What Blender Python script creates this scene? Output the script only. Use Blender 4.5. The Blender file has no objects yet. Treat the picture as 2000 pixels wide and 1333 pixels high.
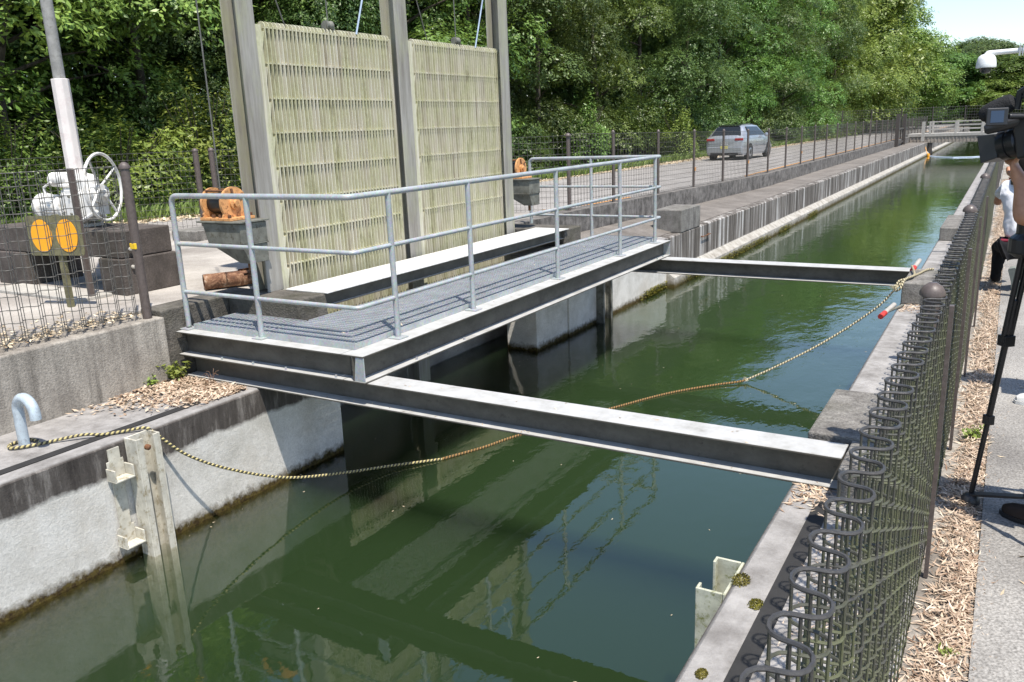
import bpy, bmesh, math, random
import numpy as np
from mathutils import Vector, Matrix
random.seed(7); RNG = np.random.default_rng(11)
R_ = math.radians
scene = bpy.context.scene
COL = scene.collection

# ------------------------------------------------------------------ camera
cam_d = bpy.data.cameras.new('camera'); cam = bpy.data.objects.new('camera', cam_d); COL.objects.link(cam)
scene.camera = cam
cam_d.sensor_width = 36.0; cam_d.lens = 1595.0 / 2000 * 36; cam_d.clip_start = 0.05; cam_d.clip_end = 3000
def cam_rows(yaw, pitch, roll):
    cy, sy = math.cos(yaw), math.sin(yaw); cp, sp = math.cos(pitch), math.sin(pitch)
    fwd = Vector((sy*cp, cy*cp, -sp)); right = Vector((cy, -sy, 0)); up = right.cross(fwd)
    c, s = math.cos(roll), math.sin(roll)
    return c*right + s*up, -s*right + c*up, fwd
r_, u_, f_ = cam_rows(R_(-31.306), R_(14.467), R_(-2.329))
cam.matrix_world = Matrix(((r_.x, u_.x, -f_.x, 0), (r_.y, u_.y, -f_.y, 0), (r_.z, u_.z, -f_.z, 1.477), (0, 0, 0, 1)))
scene.render.resolution_x = 1024; scene.render.resolution_y = 682

# ------------------------------------------------------------------ sky, sun, exposure
world = bpy.data.worlds.new("World"); scene.world = world; world.use_nodes = True
wn = world.node_tree.nodes; wl = world.node_tree.links
bg = wn['Background']; sky = wn.new('ShaderNodeTexSky'); sky.sky_type = 'NISHITA'; sky.sun_disc = False
SUN = Vector((0.36, -0.26, 1.0)).normalized()
sky.sun_elevation = math.asin(SUN.z); sky.sun_rotation = math.atan2(SUN.x, SUN.y)
sky.air_density = 1.0; sky.dust_density = .6; sky.ozone_density = 1.5
wl.new(sky.outputs[0], bg.inputs[0]); bg.inputs[1].default_value = 0.15
sd = bpy.data.lights.new('sun', 'SUN'); sd.energy = 4.6; sd.angle = R_(0.53); sd.color = (1.0, 0.94, 0.85)
so = bpy.data.objects.new('sun', sd); COL.objects.link(so)
so.rotation_euler = SUN.to_track_quat('Z', 'Y').to_euler(); so.location = (10, -10, 30)
vs = scene.view_settings; vs.view_transform = 'Standard'; vs.look = 'None'; vs.gamma = 1; vs.exposure = 0.62
scene.cycles.max_bounces = 8; scene.cycles.transparent_max_bounces = 8
scene.cycles.sample_clamp_indirect = 6.0

# ------------------------------------------------------------------ material helpers
class NT:
    def __init__(s, name):
        s.m = bpy.data.materials.new(name); s.m.use_nodes = True
        s.n = s.m.node_tree.nodes; s.l = s.m.node_tree.links; s.b = s.n['Principled BSDF']
        s.out = s.n['Material Output']
        g = s.n.new('ShaderNodeNewGeometry'); s.pos = g.outputs['Position']
    def lk(s, a, b): s.l.new(a, b)
    def mapv(s, scale=(1,1,1), src=None, rot=(0,0,0)):
        m = s.n.new('ShaderNodeMapping'); m.inputs['Scale'].default_value = scale; m.inputs['Rotation'].default_value = rot
        s.lk(src or s.pos, m.inputs['Vector']); return m.outputs[0]
    def noise(s, scale=5, detail=5, rough=.6, vec=None, dist=0):
        t = s.n.new('ShaderNodeTexNoise'); t.inputs['Scale'].default_value = scale; t.inputs['Detail'].default_value = detail
        t.inputs['Roughness'].default_value = rough; t.inputs['Distortion'].default_value = dist
        s.lk(vec or s.pos, t.inputs['Vector']); return t.outputs['Fac']
    def vor(s, scale=5, vec=None, out='Distance'):
        t = s.n.new('ShaderNodeTexVoronoi'); t.inputs['Scale'].default_value = scale
        s.lk(vec or s.pos, t.inputs['Vector']); return t.outputs[out]
    def ramp(s, fac, stops, interp='LINEAR'):
        r = s.n.new('ShaderNodeValToRGB'); r.color_ramp.interpolation = interp; e = r.color_ramp.elements
        while len(e) < len(stops): e.new(0.5)
        for k, (p, c) in enumerate(stops):
            e[k].position = p; e[k].color = (*c, 1) if isinstance(c, tuple) else (c, c, c, 1)
        s.lk(fac, r.inputs[0]); return r.outputs[0]
    def mix(s, fac, a, b, mode='MIX'):
        m = s.n.new('ShaderNodeMix'); m.data_type = 'RGBA'; m.blend_type = mode
        for v, i in ((fac, 0), (a, 6), (b, 7)):
            if isinstance(v, (int, float)): m.inputs[i].default_value = v if i == 0 else (v, v, v, 1)
            elif isinstance(v, tuple): m.inputs[i].default_value = (*v, 1)
            else: s.lk(v, m.inputs[i])
        return m.outputs[2]
    def math(s, op, a, b=0.0, c=None):
        m = s.n.new('ShaderNodeMath'); m.operation = op
        for i, v in enumerate((a, b, c)):
            if v is None: continue
            if isinstance(v, (int, float)): m.inputs[i].default_value = v
            else: s.lk(v, m.inputs[i])
        return m.outputs[0]
    def xyz(s, src=None):
        x = s.n.new('ShaderNodeSeparateXYZ'); s.lk(src or s.pos, x.inputs[0]); return x.outputs
    def maprange(s, v, a, b, c=0., d=1.):
        m = s.n.new('ShaderNodeMapRange'); s.lk(v, m.inputs[0])
        for i, q in zip((1, 2, 3, 4), (a, b, c, d)): m.inputs[i].default_value = q
        return m.outputs[0]
    def bump(s, h, strength=.3, dist=.01):
        b = s.n.new('ShaderNodeBump'); b.inputs['Strength'].default_value = strength; b.inputs['Distance'].default_value = dist
        s.lk(h, b.inputs['Height']); s.lk(b.outputs[0], s.b.inputs['Normal']); return b
    def color(s, c):
        if isinstance(c, tuple): s.b.inputs['Base Color'].default_value = (*c, 1)
        else: s.lk(c, s.b.inputs['Base Color'])
    def pr(s, rough=.7, metal=0., spec=None):
        if isinstance(rough, (int, float)): s.b.inputs['Roughness'].default_value = rough
        else: s.lk(rough, s.b.inputs['Roughness'])
        s.b.inputs['Metallic'].default_value = metal
        if spec is not None: s.b.inputs['Specular IOR Level'].default_value = spec
        return s.m

def concrete(name, light, dark, scale=3.0, streak=0.0, speck=.5, moss=0.0, bumpk=.5, aggr=60):
    t = NT(name)
    big = t.noise(scale, 8, .65)
    c = t.ramp(big, [(.3, dark), (.68, light)])
    fine = t.noise(aggr, 4, .7)
    c = t.mix(speck, c, t.ramp(fine, [(.3, .35), (.7, 1.25)]), 'MULTIPLY')
    if streak:
        st = t.noise(9, 6, .7, t.mapv((1.6, 1.6, .12)))
        c = t.mix(streak, c, t.ramp(st, [(.32, .22), (.42, .7), (.6, 1.15)]), 'MULTIPLY')
    if moss:
        ms = t.noise(1.7, 6, .7)
        c = t.mix(t.math('MULTIPLY', t.ramp(ms, [(.5, 0.), (.7, 1.)]), moss), c, (.07, .075, .025))
    t.color(c); h = t.math('ADD', t.math('MULTIPLY', fine, 1.0), t.math('MULTIPLY', t.vor(aggr*1.3), .6))
    t.bump(h, bumpk, .006)
    return t.pr(.92, spec=.25)

def metal_paint(name, base, rough=.5, metal=0.0, var=.35, dirt=None, scale=8, bumpk=.12):
    t = NT(name); n = t.noise(scale, 6, .65)
    lo = tuple(x*(1-var) for x in base); hi = tuple(min(1, x*(1+var*.5)) for x in base)
    c = t.ramp(n, [(.3, lo), (.65, hi)])
    if dirt: c = t.mix(t.ramp(t.noise(scale*2.3, 7, .75), [(.52, 0.), (.66, 1.)]), c, dirt)
    t.color(c); t.bump(t.noise(scale*9, 3, .6), bumpk, .002)
    return t.pr(rough, metal)

M = {}
M['concrete'] = concrete('weathered_concrete', (.44, .405, .35), (.18, .158, .135), 1.6, .6)
M['concrete_dark'] = concrete('dark_stained_concrete', (.18, .165, .145), (.055, .05, .042), 3.0, .35, .6, .25, .9, 45)
M['concrete_top'] = concrete('coping_concrete', (.34, .32, .30), (.15, .14, .13), 4.5, 0, .55)
M['pavement'] = concrete('pale_yard_concrete', (.50, .465, .42), (.24, .215, .19), 1.2, 0, .45, 0, .35, 90)
M['block'] = concrete('block_concrete', (.30, .285, .26), (.12, .11, .10), 5, .4, .75, .2, .8, 70)
M['apron'] = concrete('apron_concrete', (.25, .225, .20), (.13, .115, .10), 1.5, 0, .6, .0, .5, 50)
M['kerb'] = concrete('kerb_concrete', (.27, .25, .23), (.06, .055, .05), 6, .6, .6)
M['stand'] = concrete('stand_concrete', (.135, .115, .105), (.055, .048, .043), 4, .3, .5, .15)
M['cream_base'] = concrete('pale_slab', (.5, .48, .43), (.34, .32, .29), 6, 0, .3)

def wall_near():      # dark stained band above a rough pale render, algae at the waterline
    t = NT('near_canal_wall'); z = t.xyz()[2]
    wob = t.noise(2.3, 6, .7)
    z2 = t.math('ADD', z, t.math('MULTIPLY', t.math('SUBTRACT', wob, .5), .16))
    pale = t.ramp(t.noise(3.5, 8, .7), [(.25, (.44, .42, .375)), (.6, (.65, .63, .585))])
    pale = t.mix(.35, pale, t.ramp(t.noise(70, 4, .7), [(.3, .45), (.65, 1.1)]), 'MULTIPLY')
    rust = t.ramp(t.noise(1.1, 5, .6), [(.55, 0.), (.75, .35)])
    pale = t.mix(rust, pale, (.42, .34, .24))
    st = t.noise(7, 7, .75, t.mapv((1.5, 1.5, .25)))
    dark = t.ramp(st, [(.3, (.035, .03, .027)), (.52, (.085, .075, .067)), (.7, (.24, .22, .2))])
    moss = t.ramp(t.noise(3.1, 4, .5, t.mapv((1, 1, .2))), [(.66, 0.), (.72, .9)])
    dark = t.mix(moss, dark, (.19, .17, .045))
    f = t.maprange(z2, -.625, -.59)
    c = t.mix(f, pale, dark)
    al = t.maprange(t.math('ADD', z, t.math('MULTIPLY', t.math('SUBTRACT', t.noise(14, 5, .7), .5), .14)), -1.12, -1.19)
    c = t.mix(al, c, t.ramp(t.noise(30, 4, .7), [(.35, (.03, .018, .008)), (.65, (.10, .075, .02))]))
    top = t.maprange(z, -.40, -.388)
    c = t.mix(top, c, t.ramp(t.noise(5, 7, .7), [(.3, (.16, .15, .14)), (.65, (.36, .345, .33))]))
    t.color(c); h = t.math('ADD', t.noise(38, 6, .75), t.math('MULTIPLY', t.noise(130, 3, .7), .5)); t.bump(h, .75, .007)
    return t.pr(.93, spec=.2)
M['wall_near'] = wall_near()

def wall_far():       # dark streaks and white lime runs, pale footing below
    t = NT('streaked_canal_wall'); z = t.xyz()[2]
    st = t.noise(5.2, 5, .72, t.mapv((1, 1, .05)))
    c = t.ramp(st, [(.34, (.055, .048, .042)), (.47, (.13, .115, .10)), (.55, (.24, .22, .20)), (.62, (.50, .485, .46)), (.8, (.58, .565, .54))])
    c = t.mix(.4, c, t.ramp(t.noise(26, 5, .7), [(.3, .5), (.7, 1.15)]), 'MULTIPLY')
    foot = t.ramp(t.noise(6, 7, .7), [(.3, (.20, .18, .15)), (.65, (.44, .42, .38))])
    jt = t.math('GREATER_THAN', t.math('ABSOLUTE', t.math('SUBTRACT', t.math('FRACT', t.math('DIVIDE', t.xyz()[1], 4.6)), .5)), .4965); c = t.mix(t.math('MULTIPLY', jt, .75), c, (.03, .027, .024))
    f = t.maprange(t.math('ADD', z, t.math('MULTIPLY', t.math('SUBTRACT', t.noise(9, 4, .7), .5), .05)), -.955, -.935)
    c = t.mix(f, foot, c)
    al = t.maprange(t.math('ADD', z, t.math('MULTIPLY', t.math('SUBTRACT', t.noise(9, 5, .7), .5), .16)), -1.10, -1.2)
    c = t.mix(al, c, (.07, .055, .018))
    t.color(c); t.bump(t.noise(45, 5, .7), .5, .01)
    return t.pr(.93, spec=.2)
M['wall_far'] = wall_far()

def asphalt(name, a, b, aggr=140):
    t = NT(name); n = t.noise(1.1, 6, .6); c = t.ramp(n, [(.3, a), (.7, b)])
    sp = t.vor(aggr); c = t.mix(.6, c, t.ramp(t.noise(aggr, 3, .8), [(.35, .35), (.62, 1.5)]), 'MULTIPLY')
    t.color(c); t.bump(sp, .7, .006); return t.pr(.9, spec=.3)
M['road'] = asphalt('pale_asphalt', (.22, .205, .19), (.33, .31, .29), 60)
M['path'] = asphalt('exposed_aggregate_path', (.17, .16, .148), (.33, .315, .29), 80)

def ground_mat():
    t = NT('soil_and_grass'); n = t.noise(.6, 8, .7)
    c = t.ramp(n, [(.3, (.05, .075, .018)), (.5, (.09, .12, .03)), (.68, (.17, .13, .08))])
    c = t.mix(.5, c, t.ramp(t.noise(20, 5, .7), [(.3, .5), (.7, 1.3)]), 'MULTIPLY'); t.color(c)
    t.bump(t.noise(30, 5, .7), .8, .03); return t.pr(.95, spec=.2)
M['ground'] = ground_mat()

def galv(name, base=(.42, .45, .46), rough=.42, metal=.55, scale=25):
    t = NT(name); v = t.vor(scale*3, out='Color')
    n = t.noise(5, 6, .65)
    c = t.ramp(n, [(.3, tuple(x*.72 for x in base)), (.7, base)])
    c = t.mix(.12, c, v, 'OVERLAY')
    t.color(c); t.bump(t.noise(60, 3, .6), .12, .002)
    return t.pr(t.ramp(t.noise(14, 4, .6), [(.3, rough-.08), (.7, rough+.14)]), metal)
M['galv'] = galv('galvanised_rail', (.42, .445, .45), .45, .2)
M['grate'] = galv('galvanised_grating', (.42, .44, .46), .45, .2)
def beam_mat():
    t = NT('weathered_beam_with_web_shade'); nz = t.n.new('ShaderNodeNewGeometry'); up = t.xyz(nz.outputs['Normal'])[2]
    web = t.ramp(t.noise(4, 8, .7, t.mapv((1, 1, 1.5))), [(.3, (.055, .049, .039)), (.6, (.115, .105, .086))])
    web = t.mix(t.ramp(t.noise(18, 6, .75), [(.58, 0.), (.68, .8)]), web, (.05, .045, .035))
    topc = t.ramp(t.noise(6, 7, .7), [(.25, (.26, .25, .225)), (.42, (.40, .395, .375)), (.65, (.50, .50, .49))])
    t.color(t.mix(t.maprange(up, .5, .9), web, topc)); t.bump(t.noise(50, 4, .6), .12, .002)  # tops pale, other faces dark: flange shade put into the colour, besides stains
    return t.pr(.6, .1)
M['beam'] = beam_mat()
M['sheet'] = metal_paint('white_top_plate', (.66, .655, .63), .45, 0, .12, (.42, .40, .35), 7)
def lichen_steel(name, grn):
    t = NT(name)
    st = t.noise(11, 7, .7, t.mapv((.6, 3.2, .08)))
    c = t.ramp(st, [(.26, (.20, .165, .125)), (.40, (.38, .345, .265)), (.52, (.54, .51, .41)), (.72, (.66, .635, .56))])
    g = t.ramp(t.noise(6, 6, .7, t.mapv((1, 1, .3))), [(.40, 0.), (.60, grn)])
    c = t.mix(g, c, t.ramp(t.noise(23, 5, .7), [(.3, (.36, .38, .19)), (.7, (.56, .56, .34))]))
    d = t.ramp(t.noise(5, 7, .75, t.mapv((1.2, 1.2, .35))), [(.56, 0.), (.72, .7)])
    c = t.mix(d, c, (.11, .08, .065))
    t.color(c); t.bump(t.noise(70, 4, .7), .2, .003); return t.pr(.75, 0, .3)
M['screen'] = lichen_steel('lichened_screen_bars', .62)
M['gatepost'] = lichen_steel('weathered_gate_post', .28)
def post_grey():
    t = NT('grey_gate_post'); st = t.noise(9, 7, .7, t.mapv((1.4, 1.4, .12)))
    c = t.ramp(st, [(.3, (.17, .15, .125)), (.55, (.30, .285, .255)), (.75, (.40, .385, .35))])
    g = t.ramp(t.noise(2.0, 6, .7, t.mapv((1, 1, .4))), [(.45, 0.), (.7, .8)]); c = t.mix(g, c, (.36, .37, .21))
    t.color(c); t.bump(t.noise(60, 4, .7), .2, .003); return t.pr(.7, .1)
M['gatepost'] = post_grey()
M['guide'] = metal_paint('stained_guide_channel', (.50, .475, .40), .75, 0, .3, (.24, .20, .12), 9, .3)
M['guide_moss'] = metal_paint('mossy_guide_channel', (.46, .46, .36), .75, 0, .3, (.17, .18, .06), 14, .3)
def fence_mat(name, base, alg=.0):
    t = NT(name); n = t.noise(40, 4, .7)
    c = t.ramp(n, [(.3, tuple(x*.6 for x in base)), (.7, base)])
    if alg:
        z = t.xyz()[2]
        a = t.math('MULTIPLY', t.ramp(t.noise(9, 6, .7), [(.35, 0.), (.6, 1.)]), t.maprange(z, .79, .70, 0., alg))
        c = t.mix(a, c, (.13, .14, .06))
    t.color(c); t.bump(t.noise(220, 4, .7), .35, .002); return t.pr(t.ramp(t.noise(25, 4, .6), [(.35, .3), (.65, .65)]), 0, .5)
M['fence'] = fence_mat('brown_fence_steel', (.075, .062, .055))
M['fence_wire'] = fence_mat('brown_fence_wire', (.11, .105, .095))
M['fence_near'] = fence_mat('algae_coated_fence_wire', (.055, .052, .05), .6)
M['fence_post'] = fence_mat('brown_fence_post', (.12, .095, .085))
M['rubber'] = metal_paint('black_joint_board', (.022, .021, .02), .85, 0, .3)
M['black'] = metal_paint('black_plastic', (.018, .018, .02), .42, 0, .3)
M['black_metal'] = metal_paint('black_anodised_metal', (.03, .03, .032), .3, .5, .2)
M['foam'] = concrete('black_foam', (.04, .04, .042), (.02, .02, .02), 20, 0, .5, 0, .8, 200)
M['white_paint'] = metal_paint('old_white_paint', (.70, .69, .66), .55, 0, .22, (.45, .41, .35), 9)
M['white_clean'] = metal_paint('white_enamel', (.74, .74, .73), .35, 0, .06)
M['cover_pink'] = metal_paint('faded_white_cover', (.68, .63, .60), .5, 0, .15, (.60, .52, .50), 3)
M['grey_pipe'] = metal_paint('grey_pipe', (.29, .285, .27), .6, .1, .3, (.17, .16, .14), 9)
M['hook'] = metal_paint('pale_blue_painted_pipe', (.46, .53, .58), .38, .15, .22, (.30, .33, .36), 12)
M['orange'] = metal_paint('orange_winch_paint', (.62, .31, .12), .55, 0, .3, (.20, .08, .03), 14)
M['rust'] = metal_paint('rusty_iron', (.16, .07, .03), .85, 0, .5, (.05, .03, .02), 14)
M['drum'] = metal_paint('greasy_black_drum', (.012, .012, .013), .35, .2, .3)
M['bracket'] = metal_paint('stained_galvanised_bracket', (.155, .155, .13), .65, .1, .5, (.07, .06, .04), 8)
M['sign_back'] = metal_paint('mossy_sign_plate', (.15, .14, .075), .8, 0, .4, (.07, .07, .04), 15)
M['reflector'] = metal_paint('orange_reflector', (.85, .36, .01), .4, 0, .05)
M['yellow'] = metal_paint('yellow_tag', (.80, .52, .02), .5, 0, .08)
M['sign_post'] = metal_paint('mossy_post', (.15, .14, .075), .85, 0, .5, (.06, .05, .03), 10)
M['red'] = metal_paint('red_vinyl_tip', (.50, .04, .03), .5, 0, .3)
M['orange_float'] = metal_paint('orange_float', (.75, .33, .02), .5, 0, .15)
M['boom'] = metal_paint('pale_blue_boom', (.55, .66, .80), .5, 0, .1)
M['wood'] = metal_paint('grey_bridge_timber', (.30, .26, .22), .85, 0, .35, (.14, .12, .10), 7)
M['bridge_white'] = metal_paint('pale_bridge_rail', (.36, .34, .31), .7, 0, .2)
M['cable'] = metal_paint('steel_cable', (.15, .145, .13), .5, .4, .3)
M['rod'] = metal_paint('pale_blue_rod', (.42, .50, .60), .4, .3, .2)
def lined_rust():
    t = NT('peeling_rusted_pipe'); n = t.noise(9, 7, .75, None, .6)
    t.color(t.ramp(n, [(.36, (.035, .02, .014)), (.47, (.16, .07, .035)), (.57, (.33, .19, .11)), (.68, (.58, .50, .42))], 'LINEAR'))
    t.bump(n, 1.0, .02); return t.pr(.8)
M['peel'] = lined_rust()
def rope_mat(name, a, b, fr=1):
    t = NT(name); tc = t.n.new('ShaderNodeTexCoord')
    x = t.xyz(tc.outputs['UV'])
    v = t.math('SINE', t.math('ADD', t.math('MULTIPLY', x[0], 62.8*fr*3.2), t.math('MULTIPLY', x[1], 6.283)))
    c = t.ramp(t.math('ADD', t.math('MULTIPLY', v, .5), .5), [(.3, b), (.5, a)])
    c = t.mix(.5, c, t.ramp(t.noise(60, 4, .7), [(.3, .5), (.7, 1.2)]), 'MULTIPLY')
    t.color(c); t.bump(v, .8, .006); return t.pr(.9)
M['rope'] = rope_mat('yellow_black_rope', (.52, .44, .20), (.06, .055, .05))
M['rope_pale'] = rope_mat('pale_rope', (.55, .49, .33), (.20, .16, .09))
M['rope_wet'] = rope_mat('brown_wet_rope', (.30, .17, .06), (.07, .05, .02))

WCOL = (.15, .27, .115, 1)
scene.cycles.volume_bounces = 1
def water_mat():
    t = NT('murky_canal_water')
    y = t.xyz()[1]
    n1 = t.noise(2.6, 3, .5, t.mapv((1, .7, 1)), .4); n2 = t.noise(11, 3, .55, t.mapv((1, .55, 1)), .3)
    amp = t.math('MULTIPLY', t.maprange(y, 3.5, 8.5, .30, 1.0), t.ramp(t.noise(.35, 3, .5), [(.35, .45), (.65, 1.)]))
    h = t.math('MULTIPLY', t.math('ADD', t.math('MULTIPLY', n1, .9), t.math('MULTIPLY', n2, .32)), amp)
    t.bump(h, .42, .022)
    bp = t.n['Bump']; gl = t.n.new('ShaderNodeBsdfAnisotropic') if False else t.n.new('ShaderNodeBsdfGlossy'); gl.inputs['Roughness'].default_value = .008
    gl.inputs['Color'].default_value = (1, 1, 1, 1); tr = t.n.new('ShaderNodeBsdfTransparent'); fr = t.n.new('ShaderNodeFresnel'); fr.inputs['IOR'].default_value = 1.75
    t.lk(bp.outputs[0], gl.inputs['Normal']); t.lk(bp.outputs[0], fr.inputs['Normal']); mx = t.n.new('ShaderNodeMixShader')
    t.lk(fr.outputs[0], mx.inputs[0]); t.lk(tr.outputs[0], mx.inputs[1]); t.lk(gl.outputs[0], mx.inputs[2]); t.lk(mx.outputs[0], t.out.inputs['Surface'])
    vo = t.n.new('ShaderNodeVolumePrincipled'); vo.inputs['Color'].default_value = WCOL; vo.inputs['Density'].default_value = 1.9; vo.inputs['Anisotropy'].default_value = .2
    vo.inputs['Absorption Color'].default_value = (0, 0, 0, 1); t.lk(vo.outputs[0], t.out.inputs['Volume'])
    t.n.remove(t.b); return t.m
M['water'] = water_mat()

def leaf_mat(name, a, b, trans=.35):
    t = NT(name); at = t.n.new('ShaderNodeAttribute'); at.attribute_name = 'v'
    oi = t.n.new('ShaderNodeObjectInfo')
    c = t.ramp(at.outputs['Fac'], [(0., a), (1., b)])
    hsv = t.n.new('ShaderNodeHueSaturation'); t.lk(c, hsv.inputs['Color'])
    t.lk(t.maprange(oi.outputs['Random'], 0, 1, .475, .52), hsv.inputs['Hue']); t.lk(t.maprange(oi.outputs['Random'], 0, 1, .82, 1.22), hsv.inputs['Value'])
    t.color(hsv.outputs[0]); t.pr(.42, 0, .45)
    tr = t.n.new('ShaderNodeBsdfTranslucent'); mx = t.n.new('ShaderNodeMixShader'); mx.inputs[0].default_value = trans
    tc = t.mix(.5, hsv.outputs[0], (.16, .20, .02)); t.lk(tc, tr.inputs[0])
    t.lk(t.b.outputs[0], mx.inputs[1]); t.lk(tr.outputs[0], mx.inputs[2]); t.lk(mx.outputs[0], t.out.inputs[0])
    return t.m
M['leaf_dark'] = leaf_mat('evergreen_leaves', (.036, .074, .015), (.175, .26, .080))
M['leaf_mid'] = leaf_mat('broad_green_leaves', (.055, .115, .020), (.215, .33, .075))
M['leaf_bright'] = leaf_mat('fresh_green_leaves', (.095, .165, .026), (.30, .38, .085))
M['grass'] = leaf_mat('grass_blades', (.10, .15, .03), (.26, .32, .09), .3)
M['litter'] = leaf_mat('dry_bamboo_leaves', (.28, .195, .11), (.88, .76, .54), .1)
M['moss'] = leaf_mat('waterline_moss', (.05, .05, .008), (.22, .20, .03), .1)
M['bark'] = concrete('tree_bark', (.12, .10, .08), (.045, .036, .03), 5, .5, .5)

# people & clothing
def cloth(name, base, var=.2, sc=14):
    t = NT(name); n = t.noise(sc, 5, .6); t.color(t.ramp(n, [(.3, tuple(x*(1-var) for x in base)), (.7, base)]))
    t.bump(t.math('ADD', t.noise(7, 3, .5), t.math('MULTIPLY', t.noise(300, 2, .5), .1)), .5, .03); return t.pr(.88, 0, .2)
M['skin'] = NT('skin'); M['skin'].color(M['skin'].ramp(M['skin'].noise(30, 4, .6), [(.3, (.36, .17, .10)), (.7, (.46, .235, .145))])); M['skin'] = M['skin'].pr(.5)
M['tee'] = cloth('white_tshirt', (.74, .74, .76), .06)
M['navy'] = cloth('navy_tshirt', (.02, .025, .05)); M['trousers'] = cloth('black_trousers', (.018, .018, .02))
M['strap'] = cloth('black_strap', (.02, .025, .04)); M['hair'] = cloth('black_hair', (.012, .010, .009), .4, 60)
M['sole'] = cloth('grey_shoe_sole', (.20, .22, .20)); M['shoe_white'] = cloth('white_shoe', (.62, .62, .60), .15)
M['shoe_brown'] = cloth('dark_brown_shoe', (.045, .032, .026)); M['belt'] = cloth('dark_red_waistband', (.22, .03, .05))
# car
def car_paint():
    t = NT('silver_car_paint'); t.color((.42, .44, .47)); t.b.inputs['Coat Weight'].default_value = .8; return t.pr(.3, .5)
M['car'] = car_paint(); M['glass'] = metal_paint('dark_car_glass', (.015, .018, .02), .05, 0, .1); M['tyre'] = metal_paint('tyre_rubber', (.02, .02, .02), .8)
M['tail'] = metal_paint('red_tail_lamp', (.38, .02, .02), .2, 0, .1); M['plate'] = metal_paint('yellow_number_plate', (.62, .55, .18), .5, 0, .05)
M['alloy'] = metal_paint('alloy_wheel', (.5, .5, .52), .3, .8, .1); M['lcd'] = metal_paint('blue_grey_screen', (.03, .05, .09), .3, 0, .1)
M['lens'] = metal_paint('lens_glass', (.03, .04, .07), .03, .2, .1); M['sensor_glass'] = metal_paint('smoked_dome_glass', (.05, .05, .055), .1)

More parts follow.
